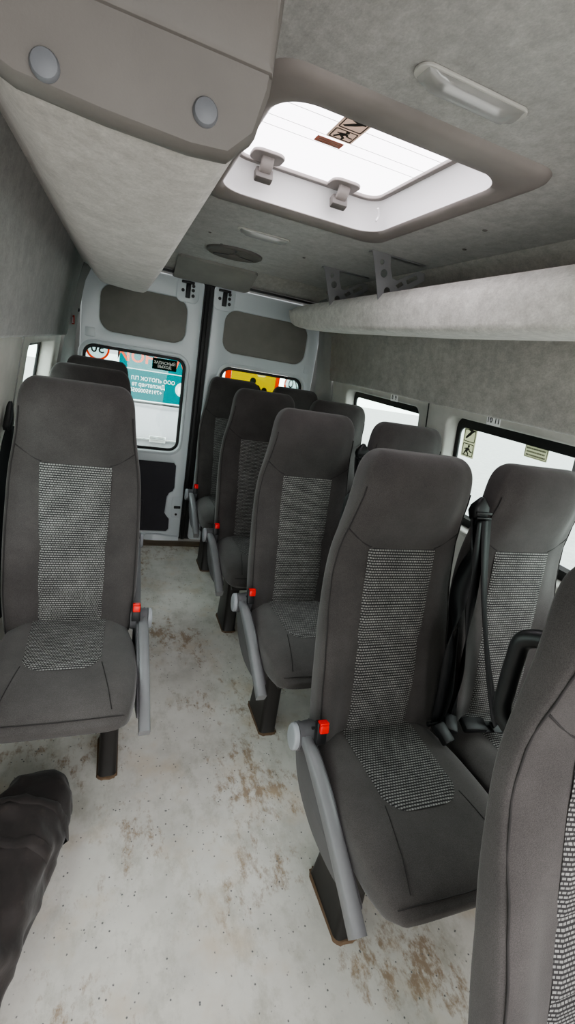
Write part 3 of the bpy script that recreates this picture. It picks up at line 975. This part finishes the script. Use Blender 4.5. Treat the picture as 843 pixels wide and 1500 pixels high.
def speed_sticker(cx, cz, r, txt, label, tx):
    t = thing('speed_limit_sticker', label, 'sticker', (cx, YG + 0.006, cz))
    plate_obj('white_disc', circle(0, 0, r * 0.80, 40), [], 0.001, lambda a, b, n: (a, 0.002 + n, b), M['film_white'], t)
    plate_obj('red_ring', circle(0, 0, r * 0.97, 40), [circle(0, 0, r * 0.80, 40)], 0.001, lambda a, b, n: (a, n, b), M['orange'], t)
    text_obj('number', txt, r * 1.15, M['film_black'], lambda x, y, n: (x, -0.0005 + n, y), t, True, bold=0.001)
    return t
speed_sticker(-0.152, 1.372, 0.078, '50', 'round white speed limit sticker at top corner of left back door window', 0)
speed_sticker(1.272, 1.342, 0.082, '70', 'round white speed limit sticker at top corner of right back door window', 0)

t = thing('children_sign_sticker', 'yellow square sticker of running figures with orange border on right back door window', 'sticker', (0.94, YG + 0.006, 1.25))
plate_obj('orange_border', rrect(-0.215, -0.20, 0.215, 0.138, 0.01), [rrect(-0.168, -0.17, 0.182, 0.1375, 0.01)], 0.001, lambda a, b, n: (a, 0.003 + n, b), M['orange'], t)
plate_obj('yellow_field', rrect(-0.168, -0.17, 0.182, 0.138, 0.01), [], 0.001, lambda a, b, n: (a, 0.001 + n, b), M['yellow'], t)
for pts in (circle(0.003, 0.072, 0.024, 20), circle(0.10, 0.014, 0.022, 20),
            [(-0.10, 0.028), (-0.02, 0.052), (0.0, 0.03), (-0.03, -0.05), (-0.07, -0.13), (-0.10, -0.12), (-0.06, -0.03), (-0.085, 0.008)],
            [(0.03, 0.05), (0.055, 0.045), (0.10, -0.02), (0.13, -0.04), (0.10, -0.12), (0.07, -0.12), (0.07, -0.04)],
            [(-0.03, -0.04), (0.02, -0.08), (0.015, -0.13), (-0.01, -0.13), (-0.01, -0.09), (-0.05, -0.07)]):
    plate_obj('figure', pts, [], 0.001, lambda a, b, n: (a, -0.0005 + n, b), M['film_black'], t)

# ------------------------------------------------------------------ small labels and stickers on the right side
def wall_frame(y, z, off, s=1):
    """frame on the sloped right window band: a runs along -y (reads left to right), b up"""
    slope = -0.1458
    up = Vector((s * slope, 0, 1)).normalized(); nrm = Vector((-s, 0, -0.1458)).normalized()
    o = Vector((CX + s * dlin(z), y, z)) + nrm * off
    return lambda a, b, n: tuple(o + Vector((0, -s * a, 0)) + up * b + nrm * n)
def number_label(y, z, txt, label):
    t = thing('seat_number_label', label, 'label', (0, 0, 0))
    f = wall_frame(y, z, 0.0005)
    base = Vector(f(0, 0, 0)); t.location = base
    g = lambda a, b, n: tuple(Vector(f(a, b, n)) - base)
    plate_obj('card', rrect(-0.039, -0.021, 0.039, 0.021, 0.003), [], 0.0012, g, M['label'], t)
    text_obj('number', txt, 0.034, M['ink'], lambda x, y_, n: g(x, y_, 0.0018 + n), t, bold=0.0004)
number_label(1.578, 1.415, '10 11', 'small white seat label reading 10 11 above the large right window')
number_label(2.385, 1.412, '8  9', 'small white seat label above the small right window')

def pictogram(parent, g, inkm, bgm, w=0.036, h=0.062):
    plate_obj('card', rrect(-w, -h, w, h, 0.006), [], 0.0012, g, bgm, parent)
    for sgn in (1, -1):
        oz = sgn * h * 0.48
        plate_obj('border', rrect(-w * .86, oz - h * .42, w * .86, oz + h * .42, 0.005), [rrect(-w * .78, oz - h * .37, w * .78, oz + h * .37, 0.004)], 0.001, lambda a, b, n: g(a, b, n + 0.001), inkm, parent)
    k = w / 0.036
    # hand pulling a cord
    for pts in ([(-.024, .018), (-.018, .014), (.004, .030), (.018, .044), (.026, .046), (.022, .052), (.010, .050), (-.006, .038)],
                [(-.012, .050), (.002, .044), (.016, .048), (.014, .054), (-.008, .055)]):
        plate_obj('hand_figure', [(a * k, b * k) for a, b in pts], [], 0.001, lambda a, b, n: g(a, b, n + 0.001), inkm, parent)
    # running person
    for pts in (circle(.004, -.013, .0055, 14),
                [(-.014, -.022), (.0, -.018), (.010, -.022), (.014, -.032), (.010, -.034), (.004, -.027), (.0, -.034), (.008, -.042), (.006, -.054), (.001, -.054), (.001, -.044), (-.008, -.036), (-.018, -.050), (-.022, -.047), (-.013, -.030), (-.010, -.026), (-.018, -.028), (-.020, -.024)],
                [(.014, -.030), (.026, -.032), (.026, -.036), (.014, -.035)]):
        plate_obj('running_figure', [(a * k, b * k) for a, b in pts], [], 0.001, lambda a, b, n: g(a, b, n + 0.001), inkm, parent)

t = thing('exit_pictogram_sticker', 'tall beige two-picture emergency sticker in the corner of the large right window', 'sticker')
f = wall_frame(1.793, 1.272, -0.076); base = Vector(f(0, 0, 0)); t.location = base
pictogram(t, lambda a, b, n: tuple(Vector(f(a, b, n)) - base), M['sticker_ink'], M['sticker'], 0.044, 0.070)
t = thing('notice_sticker', 'small beige notice with three printed lines on the large right window', 'sticker')
f2 = wall_frame(1.398, 1.316, -0.076); base2 = Vector(f2(0, 0, 0)); t.location = base2
g2 = lambda a, b, n: tuple(Vector(f2(a, b, n)) - base2)
plate_obj('card', rrect(-0.058, -0.027, 0.058, 0.027, 0.005), [], 0.0012, g2, M['sticker'], t)
plate_obj('border', rrect(-0.055, -0.024, 0.055, 0.024, 0.004), [rrect(-0.053, -0.022, 0.053, 0.022, 0.003)], 0.001, lambda a, b, n: g2(a, b, n + 0.001), M['sticker_ink'], t)
for k in range(3):
    bm = bmesh.new(); random.seed(k)
    x = -0.048
    while x < 0.044:
        w = random.uniform(0.003, 0.006)
        vs = [bm.verts.new(g2(a, b, 0.0022)) for a, b in ((x, 0.012 - k * 0.0135 - 0.0035), (x + w, 0.012 - k * 0.0135 - 0.0035), (x + w, 0.012 - k * 0.0135 + 0.0035), (x, 0.012 - k * 0.0135 + 0.0035))]
        bm.faces.new(vs); x += w + 0.0014
    bm_obj('printed_line', bm, M['sticker_ink'], t, False)

# red hammer tag and black stud on the left rear pillar
t = thing('red_tag', 'small red tag with white mark on the left rear pillar', 'tag', (-0.286, 3.288, 1.522))
RT = Matrix.Rotation(math.radians(-58), 3, 'Z')
bm = bmesh.new(); box(bm, (0, 0, 0), (0.030, 0.003, 0.052), RT, 0.001); bm_obj('card', bm, M['tag_red'], t)
bm = bmesh.new(); box(bm, RT @ Vector((0, -0.002, 0.0)), (0.006, 0.002, 0.030), RT); box(bm, RT @ Vector((0, -0.002, -0.016)), (0.014, 0.002, 0.006), RT); bm_obj('white_mark', bm, M['label'], t)
bm = bmesh.new()
bmesh.ops.create_uvsphere(bm, u_segments=14, v_segments=8, radius=0.013)
for v in bm.verts: v.co = Vector((v.co.x * 0.6 - 0.262, v.co.y * 0.6 + 3.332, v.co.z + 1.585))
tag(bm_obj('trim_fastener', bm, M['black']), 'black round fastener on the left rear pillar beside the back door', 'fastener')
bm = bmesh.new()
bmesh.ops.create_uvsphere(bm, u_segments=14, v_segments=8, radius=0.012)
for v in bm.verts: v.co = Vector((v.co.x * 0.6 + 1.428, v.co.y * 0.6 + 3.318, v.co.z + 1.60))
tag(bm_obj('trim_fastener', bm, M['black']), 'black round fastener on the right rear pillar beside the back door', 'fastener')

# ------------------------------------------------------------------ roof hatch
t = thing('roof_hatch', 'large square roof hatch with white pane and taupe frame in the ceiling', 'roof hatch', (0.56, 1.425, 2.0))
def hx(a, b, n): return (a - 0.56, b - 1.425, n)
ow, iw = rrect(0.222, 0.985, 0.905, 1.838, 0.06), rrect(hx0, hy0, hx1, hy1, 0.085, 10)
def ring_lofts(levels):
    bm = bmesh.new(); rings = []
    for (x0, y0, x1, y1, r, z) in levels:
        rings.append([(a - 0.56, b - 1.425, z - 2.0) for a, b in rrect(x0, y0, x1, y1, r, 10)])
    loft(bm, rings, False); return bm
bm_obj('frame', ring_lofts([(0.212, 0.972, 0.915, 1.848, 0.07, 2.004), (0.217, 0.977, 0.910, 1.843, 0.068, 1.992), (0.230, 0.990, 0.899, 1.830, 0.066, 1.984),
                            (0.250, 1.04, 0.872, 1.80, 0.085, 1.984), (0.260, 1.07, 0.860, 1.780, 0.088, 1.989), (hx0, hy0, hx1, hy1, 0.088, 1.997), (hx0, hy0, hx1, hy1, 0.088, 2.002)]), M['hatch_frame'], t, True, 60)
bm_obj('liner', ring_lofts([(hx0, hy0, hx1, hy1, 0.088, 1.999), (0.272, 1.09, 0.846, 1.762, 0.085, 2.03), (0.292, 1.10, 0.822, 1.730, 0.06, 2.085), (0.30, 1.10, 0.812, 1.720, 0.05, 2.088)]), M['white'], t, True, 60)
plate_obj('seal', rrect(0.285, 1.08, 0.832, 1.735, 0.05), [rrect(0.305, 1.10, 0.806, 1.712, 0.045)], 0.012, lambda a, b, n: hx(a, b, 0.084 + n), M['hatch_frame'], t, 0.003)
plate_obj('pane', rrect(0.28, 1.08, 0.835, 1.74, 0.05), [], 0.006, lambda a, b, n: hx(a, b, 0.097 + n), M['hatch_glass'], t)
bm = bmesh.new()
for y in (1.225, 1.335, 1.42, 1.475):
    box(bm, (0, y - 1.425, 0.0955), (0.50, 0.0014, 0.0008))
bm_obj('heater_lines', bm, M['hatch_frame'], t, False)
for x, y in ((0.392, 1.672), (0.668, 1.690)):
    # latch: base plate on the glass, hooked arm and pull
    l = plate_obj('latch', rrect(x - 0.052, y - 0.055, x + 0.052, y + 0.035, 0.03), [], 0.010, lambda a, b, n: hx(a, b, 0.083 + n), M['hatch_frame'], t, 0.003)
    bm = bmesh.new()
    P = smooth_path([(x - 0.56, y - 0.022 - 1.425, 0.085), (x - 0.56, y - 0.018 - 1.425, 0.068), (x - 0.56, y - 0.004 - 1.425, 0.054), (x - 0.56, y + 0.015 - 1.425, 0.050)], 5)
    rings = []
    for i, p in enumerate(P):
        tt = (P[min(i + 1, len(P) - 1)] - P[max(i - 1, 0)]).normalized(); nn = Vector((1, 0, 0)).cross(tt)
        rings.append([p + Vector((a, 0, 0)) + nn * b for a, b in rrect(-0.020, -0.007, 0.020, 0.007, 0.005, 3)])
    loft(bm, rings); bm_obj('latch_arm', bm, M['hatch_frame'], l, True, 50)
    bm = bmesh.new(); box(bm, (x - 0.56, y + 0.012 - 1.425, 0.043), (0.058, 0.030, 0.034), Matrix.Rotation(math.radians(-20), 3, 'X'), 0.006)
    bm_obj('latch_pull', bm, M['cap'], l)
bm = bmesh.new(); tube(bm, smooth_path([(0.80 - 0.56, 1.66 - 1.425, 0.05), (0.812 - 0.56, 1.668 - 1.425, 0.03), (0.806 - 0.56, 1.67 - 1.425, 0.014)], 4), 0.004, 8)
bm_obj('cord_end', bm, M['white'], t)
s = thing('roof_exit_sticker', 'brown two-picture emergency sticker on the roof hatch pane', 'sticker', (0.523, 1.350, 2.094))
Rz = Matrix.Rotation(math.radians(0), 3, 'Z')
pictogram(s, lambda a, b, n: (a * 1.0, -b * 1.0, -n), M['sticker_ink'], M['sticker_roof'], 0.038, 0.066)
s = thing('roof_notice_sticker', 'narrow brown printed sticker on the roof hatch pane beside the pictures', 'sticker', (0.508, 1.446, 2.0935))
plate_obj('card', rrect(-0.040, -0.017, 0.040, 0.017, 0.002), [], 0.0012, lambda a, b, n: (a, b, -n), M['sticker_brown'], s)
for k in (-1, 0, 1):
    plate_obj('printed_line', rrect(-0.034, k * 0.010 - 0.0022, 0.034, k * 0.010 + 0.0022, 0.001), [], 0.0008, lambda a, b, n: (a, b, -0.0013 - n), M['sticker_roof'], s)

# ------------------------------------------------------------------ ceiling lamps, speaker
def lamp(loc, label):
    t = thing('ceiling_lamp', label, 'lamp', loc, 'long clear ceiling lamps')
    plate_obj('base', rrect(-0.118, -0.024, 0.118, 0.024, 0.022), [], 0.006, lambda a, b, n: (a, b, -n), M['trim'], t, 0.002)
    bm = bmesh.new(); rings = []
    for x, k in ((-0.105, 0.1), (-0.100, 0.6), (-0.085, 0.78), (-0.078, 0.98), (-0.06, 1.0), (0.06, 1.0), (0.078, 0.98), (0.085, 0.78), (0.100, 0.6), (0.105, 0.1)):
        rings.append([(x, 0.020 * math.cos(PI * j / 10), -0.004 - 0.021 * k * math.sin(PI * j / 10) ** 0.7) for j in range(11)])
    loft(bm, rings); bm_obj('lens', bm, M['lens'], t, True, 50)
    bm = bmesh.new(); tube(bm, [(-0.06, 0, -0.012), (0.06, 0, -0.012)], 0.006, 10); bm_obj('bulb', bm, M['label'], t)
    return t
l1 = lamp((0.552, 0.862, 2.0), 'large clear ceiling lamp between roof hatch and front right')
dup(l1, (0.548, 2.19, 2.0), 'small clear ceiling lamp behind the roof hatch')
t = thing('ceiling_speaker', 'dark round speaker grille on the rear ceiling', 'speaker', (0.535, 2.73, 2.0))
bm = bmesh.new(); rings = []
for r, z in ((0.150, 0.0), (0.148, -0.010), (0.138, -0.015), (0.128, -0.010), (0.03, -0.012), (0.028, -0.018), (0.001, -0.018)):
    rings.append([(r * math.cos(2 * PI * k / 40), r * math.sin(2 * PI * k / 40), z) for k in range(40)])
loft(bm, rings, False); bm_obj('grille', bm, M['cap'], t, True, 40)
bm = bmesh.new()
for a in range(3):
    an = a * 2 * PI / 3 + 0.4
    box(bm, (0.075 * math.cos(an), 0.075 * math.sin(an), -0.013), (0.10, 0.010, 0.004), Matrix.Rotation(an, 3, 'Z'), 0.001)
bm_obj('spokes', bm, M['shield'], t)

# ------------------------------------------------------------------ luggage racks
def rack(s, y0, y1, label, with_cap):
    t = thing('luggage_rack', label, 'luggage rack', (CX + s * 0.6, (y0 + y1) / 2, 1.69), 'felt covered luggage racks')
    off = Vector(t.location)
    bm = bmesh.new(); rings = []
    ys = [y0, y0 + 0.02, 0.9, 1.3, 1.65, 2.0, 2.4, 2.75, 2.95, 3.08, 3.16, 3.20, 3.22]
    for y in ys:
        lift = 0.0
        if y > 1.65: lift = 0.02 * (y - 1.65) / 1.1
        if y > 2.75: lift += (0.055 if s < 0 else 0.04) * ((y - 2.75) / 0.47) ** (1.6 if s < 0 else 3.0)
        k = 0
        if y > 2.95: k = ((y - 2.95) / 0.28) ** 2.5
        top = 1.845 - 0.02 * k
        pr = [(0.482, top + 0.006), (0.472, top + 0.004), (0.446, 1.805 + lift * 0.4), (0.446, 1.785 + lift * .6), (0.462, 1.715 + lift), (0.470, 1.700 + lift), (0.484, 1.692 + lift), (0.52, 1.690 + lift), (0.60, 1.694 + lift), (0.672, 1.700 + lift), (0.690, 1.706 + lift), (0.715, 1.730 + lift), (0.80, 1.845), (0.845, 1.862), (0.845, 1.875), (0.78, 1.862), (0.70, 1.760 + lift), (0.66, 1.725 + lift), (0.50, 1.72 + lift), (0.475, 1.78 + lift * .5), (0.488, top - 0.004)]
        ring = []
        for d, z in pr:
            d2 = d + k * 0.03 * (1 - (d - 0.444) / 0.40)
            ring.append(Vector((CX + s * d2, y, z)) - off)
        rings.append(ring)
    loft(bm, rings)
    bm_obj('felt_shelf', bm, M['felt_lit'] if s > 0 else M['felt_rack'], t, True, 50)
    # edge seam line along the front nose
    bm = bmesh.new(); tube(bm, [Vector((CX + s * 0.477, y, 1.849)) - off for y in (y0, 1.0, 2.0, 2.9)], 0.003, 8)
    bm_obj('edge_piping', bm, M['felt_lit'], t)
    if with_cap:
        c = bmesh.new(); rings = []
        #  plastic end cap facing the front: lower face, groove, upper face
        outl = [(0.455, 0.0), (0.488, -0.018), (0.53, -0.0205), (0.66, -0.020), (0.70, -0.012), (0.74, 0.02)]
        lev = [(0.600, 0), (0.545, 0), (0.540, 1), (0.500, 1)]
        front = [(0.453, 1.853), (0.452, 1.80), (0.4535, 1.745), (0.462, 1.708), (0.484, 1.687), (0.52, 1.684), (0.60, 1.687), (0.672, 1.693), (0.695, 1.702), (0.72, 1.728), (0.80, 1.848), (0.80, 1.90), (0.53, 1.90), (0.475, 1.885)]
        for y, k in ((0.585, 0.0), (0.575, 0.004), (0.555, 0.004), (0.548, -0.001)):
            cxm, czm = 0.62, 1.78
            ring = []
            for d, z in front:
                v = Vector((d - cxm, 0, z - czm)); l = v.length
                v = v * ((l + k) / l)
                yy = y - (0.02 * (z - 1.69) / 0.2 if y < 0.57 else 0)
                ring.append(Vector((CX + s * (cxm + v.x), yy, czm + v.z)) - off)
            rings.append(ring)
        loft(c, rings)
        cap = bm_obj('end_cap', c, M['cap'], t, True, 35)
        # groove and upper overhang
        c = bmesh.new()
        rr = []
        for y, g in ((0.556, 0.0), (0.5435, 0.002), (0.5385, 0.0), (0.535, -0.006)):
            rr.append([Vector((CX + s * d, y, z)) - off for d, z in ((0.452 - g, 1.757 - g), (0.452 - g, 1.83), (0.468 - g, 1.872), (0.52, 1.90 + g), (0.84, 1.90 + g), (0.84, 1.762 - g), (0.70, 1.760 - g))])
        loft(c, rr); bm_obj('upper_cap', c, M['cap'], t, True, 35)
        for bx, bz, by in ((-0.0745, 1.7035, 0.5475), (0.063, 1.711, 0.5475)):
            b = bmesh.new(); rg = []
            for dy, r in ((0.0, 0.0122), (-0.003, 0.0122), (-0.006, 0.0105), (-0.0075, 0.006)):
                rg.append([Vector((bx + r * math.cos(2 * PI * k / 20), by + dy, bz + r * math.sin(2 * PI * k / 20))) - off for k in range(20)])
            loft(b, rg); bm_obj('bolt_cap', b, M['bolt'], cap)
    return t
rack(-1, 0.57, 3.22, 'big felt luggage rack overhead on the left with plastic end cap and two bolts', True)
rack(1, -0.2, 3.22, 'long brightly lit felt luggage rack along the right wall', False)

for y, lb in ((1.955, 'perforated metal rack bracket nearer the roof hatch'), (2.48, 'perforated metal rack bracket farther back toward the doors')):
    t = thing('rack_bracket', lb, 'bracket', (1.05, y, 2.0), 'perforated brackets above the right rack')
    pl = [(0.955, 2.0), (0.985, 1.93), (0.997, 1.90), (1.035, 1.80), (1.115, 1.80), (1.11, 1.845), (1.135, 1.868), (1.235, 1.938), (1.225, 1.968), (1.19, 1.968), (1.10, 1.912), (1.075, 1.915), (1.055, 1.955), (1.045, 2.0)]
    holes = [circle(1.030, 1.925, 0.016, 18), circle(1.062, 1.862, 0.015, 18), [(1.112, 1.882), (1.098, 1.893), (1.122, 1.912), (1.136, 1.902)], [(1.155, 1.908), (1.142, 1.922), (1.188, 1.952), (1.200, 1.940)], circle(1.01, 1.965, 0.010, 14)]
    plate_obj('perforated_plate', pl, holes, 0.003, lambda a, b, n: (a - 1.05, n - 0.0015, b - 2.0), M['steel'], t)
    bm = bmesh.new(); box(bm, (0.04, 0.015, -0.003), (0.27, 0.032, 0.005), None, 0.001); bm_obj('flange', bm, M['steel'], t)

# ------------------------------------------------------------------ left wall belt
t = thing('pillar_seat_belt', 'black seat belt hanging from a guide on the left pillar beside the front left seat', 'seat belt', (-0.382, 1.88, 1.15))
bm = bmesh.new()
rings = []
for dz, w, d in ((-0.045, 0.010, 0.030), (-0.03, 0.013, 0.036), (0.0, 0.014, 0.018), (0.04, 0.010, 0.012), (0.055, 0.005, 0.006)):
    rings.append([(0.018 + a + dz * 0.1, b, dz) for a, b in rrect(-w, -d, w, d, min(w, d) * 0.8, 4)])
loft(bm, rings); bm_obj('belt_guide', bm, M['black'], t)
bm = bmesh.new()
ribbon(bm, [(0.022, 0.0, -0.035), (0.015, -0.06, -0.12), (0.012, -0.10, -0.25), (0.014, -0.14, -0.42), (0.016, -0.18, -0.60), (0.02, -0.20, -0.70)], [80, 70, 60, 70, 80, 80], 0.052)
ribbon(bm, [(0.026, 0.012, -0.035), (0.030, -0.01, -0.16), (0.028, -0.03, -0.34), (0.02, -0.05, -0.55), (0.0, -0.05, -0.80)], [60, 50, 60, 85, 90], 0.052)
bm_obj('webbing', bm, M['belt'], t, True, 50)

# ------------------------------------------------------------------ dark cloth bag on the floor
mb = mat('dark_brown_cloth', (0.035, 0.028, 0.027), 0.7, spec=0.35, sheen=0.15)
v = coords(mb); a = noise_node(mb, v, 10, 6, 0.7); b2 = noise_node(mb, v, 7, 4, 0.5)
L(mb, ramp(mb, a, [(0.3, (0.012, 0.009, 0.009)), (0.55, (0.024, 0.018, 0.017)), (0.75, (0.075, 0.055, 0.048))]), bsdf(mb).inputs['Base Color'])
bump(mb, b2, 0.5, 0.02)
M['bag'] = mb
t = thing('cloth_bag', 'rumpled dark brown cloth bag lying on the floor before the front left seat', 'bag', (-0.22, 0.85, 0.0))
def bag_surface(u, a, k=0.0):
    # u along the bag 0..1 (near -> far), a around
    ax0, ax1 = Vector((-0.318, 0.60, 0.0)), Vector((-0.150, 1.262, 0.0))
    p = ax0.lerp(ax1, u); d = (ax1 - ax0).normalized(); n = Vector((d.y, -d.x, 0))
    r = 0.092 + 0.028 * sstep(0, 0.45, u)
    if u > 0.72: r *= math.sqrt(max(0.0, 1 - ((u - 0.72) / 0.28) ** 2.4)) * 1.0
    r *= 1 + 0.0 * u
    h = 0.118 * (0.55 + 0.45 * min(1, r / 0.12)) if u < 0.99 else 0.05
    ca, sa = math.cos(a), math.sin(a)
    e = 0.75
    x = math.copysign(abs(ca) ** e, ca) * r; z = math.copysign(abs(sa) ** e, sa) * h
    q = p + n * x + Vector((0, 0, max(z + h * 0.92, 0.0)))
    fold = 0.013 * (0.7 - 1.6 * abs(math.sin(u * 8 + 1.1 * math.sin(a * 2 + 0.6) + 0.8 * a)) ** 0.7) + 0.014 * noise.noise(q * 8) + 0.016 * (0.5 - abs(noise.noise(q * 13 + Vector((3, 1, 2)))) * 2)
    out = (n * ca + Vector((0, 0, sa)))
    if sa > -0.4: q = q + out * (fold * min(1, (r / 0.1)) + k)
    q.z = max(q.z, 0.0005)
    return q - Vector((-0.22, 0.85, 0))
bm = bmesh.new(); rings = []
for i in range(64):
    u = 0.0 + i / 63 * 0.998
    rings.append([bag_surface(u, 2 * PI * k / 36) for k in range(36)])
loft(bm, rings); o = bm_obj('bag_body', bm, mb, t, True, None); add_subsurf(o)
for uc, w in ((0.735, 0.022), (0.56, 0.020)):
    bm = bmesh.new(); rings = []
    for i, (du, k) in enumerate(((-w, 0.0), (-w * 0.75, 0.004), (w * 0.75, 0.004), (w, 0.0))):
        rings.append([bag_surface(uc + du + 0.02 * math.sin(k2 / 5), -0.2 + (PI + 0.4) * k2 / 24, k * math.sin(PI * k2 / 24) + 0.001 - 0.003 * (1 - math.sin(PI * k2 / 24))) for k2 in range(25)])
    vr = [[bm.verts.new(p) for p in r] for r in rings]
    for a_, b_ in zip(vr[:-1], vr[1:]):
        for j in range(24): bm.faces.new((a_[j], a_[j + 1], b_[j + 1], b_[j]))
    bm_obj('sewn_band', bm, mb, t, True, None)

# ------------------------------------------------------------------ outside: ground and a parked white van
bm = bmesh.new(); box(bm, (CX, 2, -0.78), (60, 60, 0.04))
struct(bm_obj('ground', bm, grained('wet_asphalt', (0.32, 0.32, 0.31), 0.7, 20, 0.2), None, False))
t = thing('parked_van', 'white van parked behind, front seen through the left back door window', 'van', (0.45, 5.6, -0.76))
bm = bmesh.new(); rings = []
for x, k in ((-0.98, 0.93), (-0.92, 0.99), (-0.6, 1.0), (0.6, 1.0), (0.92, 0.99), (0.98, 0.93)):
    yb = 0.08 * (abs(x) / 0.98) ** 3
    pr = [(0.02 + yb, 0.22), (0.0 + yb, 0.5), (0.02 + yb, 0.88), (0.06 + yb, 1.10), (0.14 + yb, 1.22), (0.55 + yb, 1.43), (0.62, 1.46), (4.6, 1.46), (4.6, 0.22)]
    rings.append([(x, y, 0.3 + (z - 0.3) * k) for y, z in pr])
loft(bm, rings); bm_obj('body', bm, M['van_paint'], t, True, 35)
bm = bmesh.new(); rings = []
for x in (-0.93, -0.8, 0.8, 0.93):
    yb = 0.10 * (abs(x) / 0.93) ** 3
    rings.append([(x, 0.58 + yb, 1.455), (x * 0.93, 1.35 + yb, 2.25), (x * 0.93, 1.40 + yb, 2.25), (x, 0.66 + yb, 1.44)])
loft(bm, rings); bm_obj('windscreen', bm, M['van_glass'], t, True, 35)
bm = bmesh.new(); rings = []
for x, k in ((-0.90, 1), (0.90, 1)):
    rings.append([(x, 1.36, 2.22), (x, 1.9, 2.34), (x, 4.6, 2.34), (x, 4.6, 1.46), (x, 0.70, 1.46)])
loft(bm, rings); bm_obj('roof', bm, M['van_paint'], t, True, 35)
bm = bmesh.new(); tube(bm, [(-0.75, 0.60, 1.47), (-0.1, 0.57, 1.475), (0.1, 0.56, 1.478), (0.75, 0.60, 1.468)], 0.014, 8)
bm_obj('wiper', bm, M['rubber'], t)
bm = bmesh.new(); box(bm, (0, 0.055, 1.125), (1.2, 0.05, 0.018), None, 0.006); bm_obj('grille_bar', bm, M['chrome'], t)
bm = bmesh.new(); box(bm, (0, 0.02, 1.135), (0.19, 0.03, 0.075), None, 0.006)
bm_obj('badge_plate', bm, M['chrome'], t)
bm = bmesh.new()
for k in (-0.02, 0.0, 0.02): box(bm, (0, 0.003, 1.135 + k), (0.16, 0.006, 0.006))
bm_obj('badge_lines', bm, M['trim_dark'], t)
for sx in (-0.78, 0.78):
    for y in (0.75, 3.7):
        bm = bmesh.new()
        r = bmesh.ops.create_cone(bm, cap_ends=True, segments=28, radius1=0.33, radius2=0.33, depth=0.22)
        for v_ in r['verts']: v_.co = Vector((sx + v_.co.z, y + v_.co.x, 0.33 + v_.co.y))
        bm_obj('wheel', bm, M['rubber'], t)

# ------------------------------------------------------------------ light, world, camera
w = bpy.data.worlds.new('World'); bpy.context.scene.world = w; w.use_nodes = True
nt = w.node_tree; bg = nt.nodes['Background']
tc = nt.nodes.new('ShaderNodeTexCoord'); sp = nt.nodes.new('ShaderNodeSeparateXYZ'); rp = nt.nodes.new('ShaderNodeValToRGB')
nt.links.new(tc.outputs['Generated'], sp.inputs[0]); nt.links.new(sp.outputs['Z'], rp.inputs['Fac'])
rp.color_ramp.elements[0].position = 0.0; rp.color_ramp.elements[0].color = (0.93, 0.955, 0.935, 1)
rp.color_ramp.elements[1].position = 0.9; rp.color_ramp.elements[1].color = (1.0, 0.97, 1.0, 1)
nt.links.new(rp.outputs['Color'], bg.inputs['Color'])
bg.inputs['Strength'].default_value = 2.2

cam = bpy.data.cameras.new('Camera'); co = bpy.data.objects.new('Camera', cam); C.objects.link(co)
cam.sensor_fit = 'AUTO'; cam.sensor_width = 36.0; cam.lens = 672 * 36.0 / 1500; cam.clip_start = 0.02; cam.clip_end = 200
r0 = Vector((0.9331718405961317, -0.3173581336381988, 0.16874279520058547))
r1 = Vector((0.0518871019969899, -0.3456115492623035, -0.9369420396496595))
r2 = Vector((0.3556656359065092, 0.8830835022975967, -0.3060481717067248))
mw = Matrix.Identity(4)
for i in range(3):
    mw[i][0] = r0[i]; mw[i][1] = -r1[i]; mw[i][2] = -r2[i]
mw[0][3], mw[1][3], mw[2][3] = 0.0, 0.0, 1.5
co.matrix_world = mw
sc = bpy.context.scene; sc.camera = co
sc.view_settings.view_transform = 'AgX'; sc.view_settings.look = 'AgX - Medium High Contrast'
sc.view_settings.exposure = 1.45
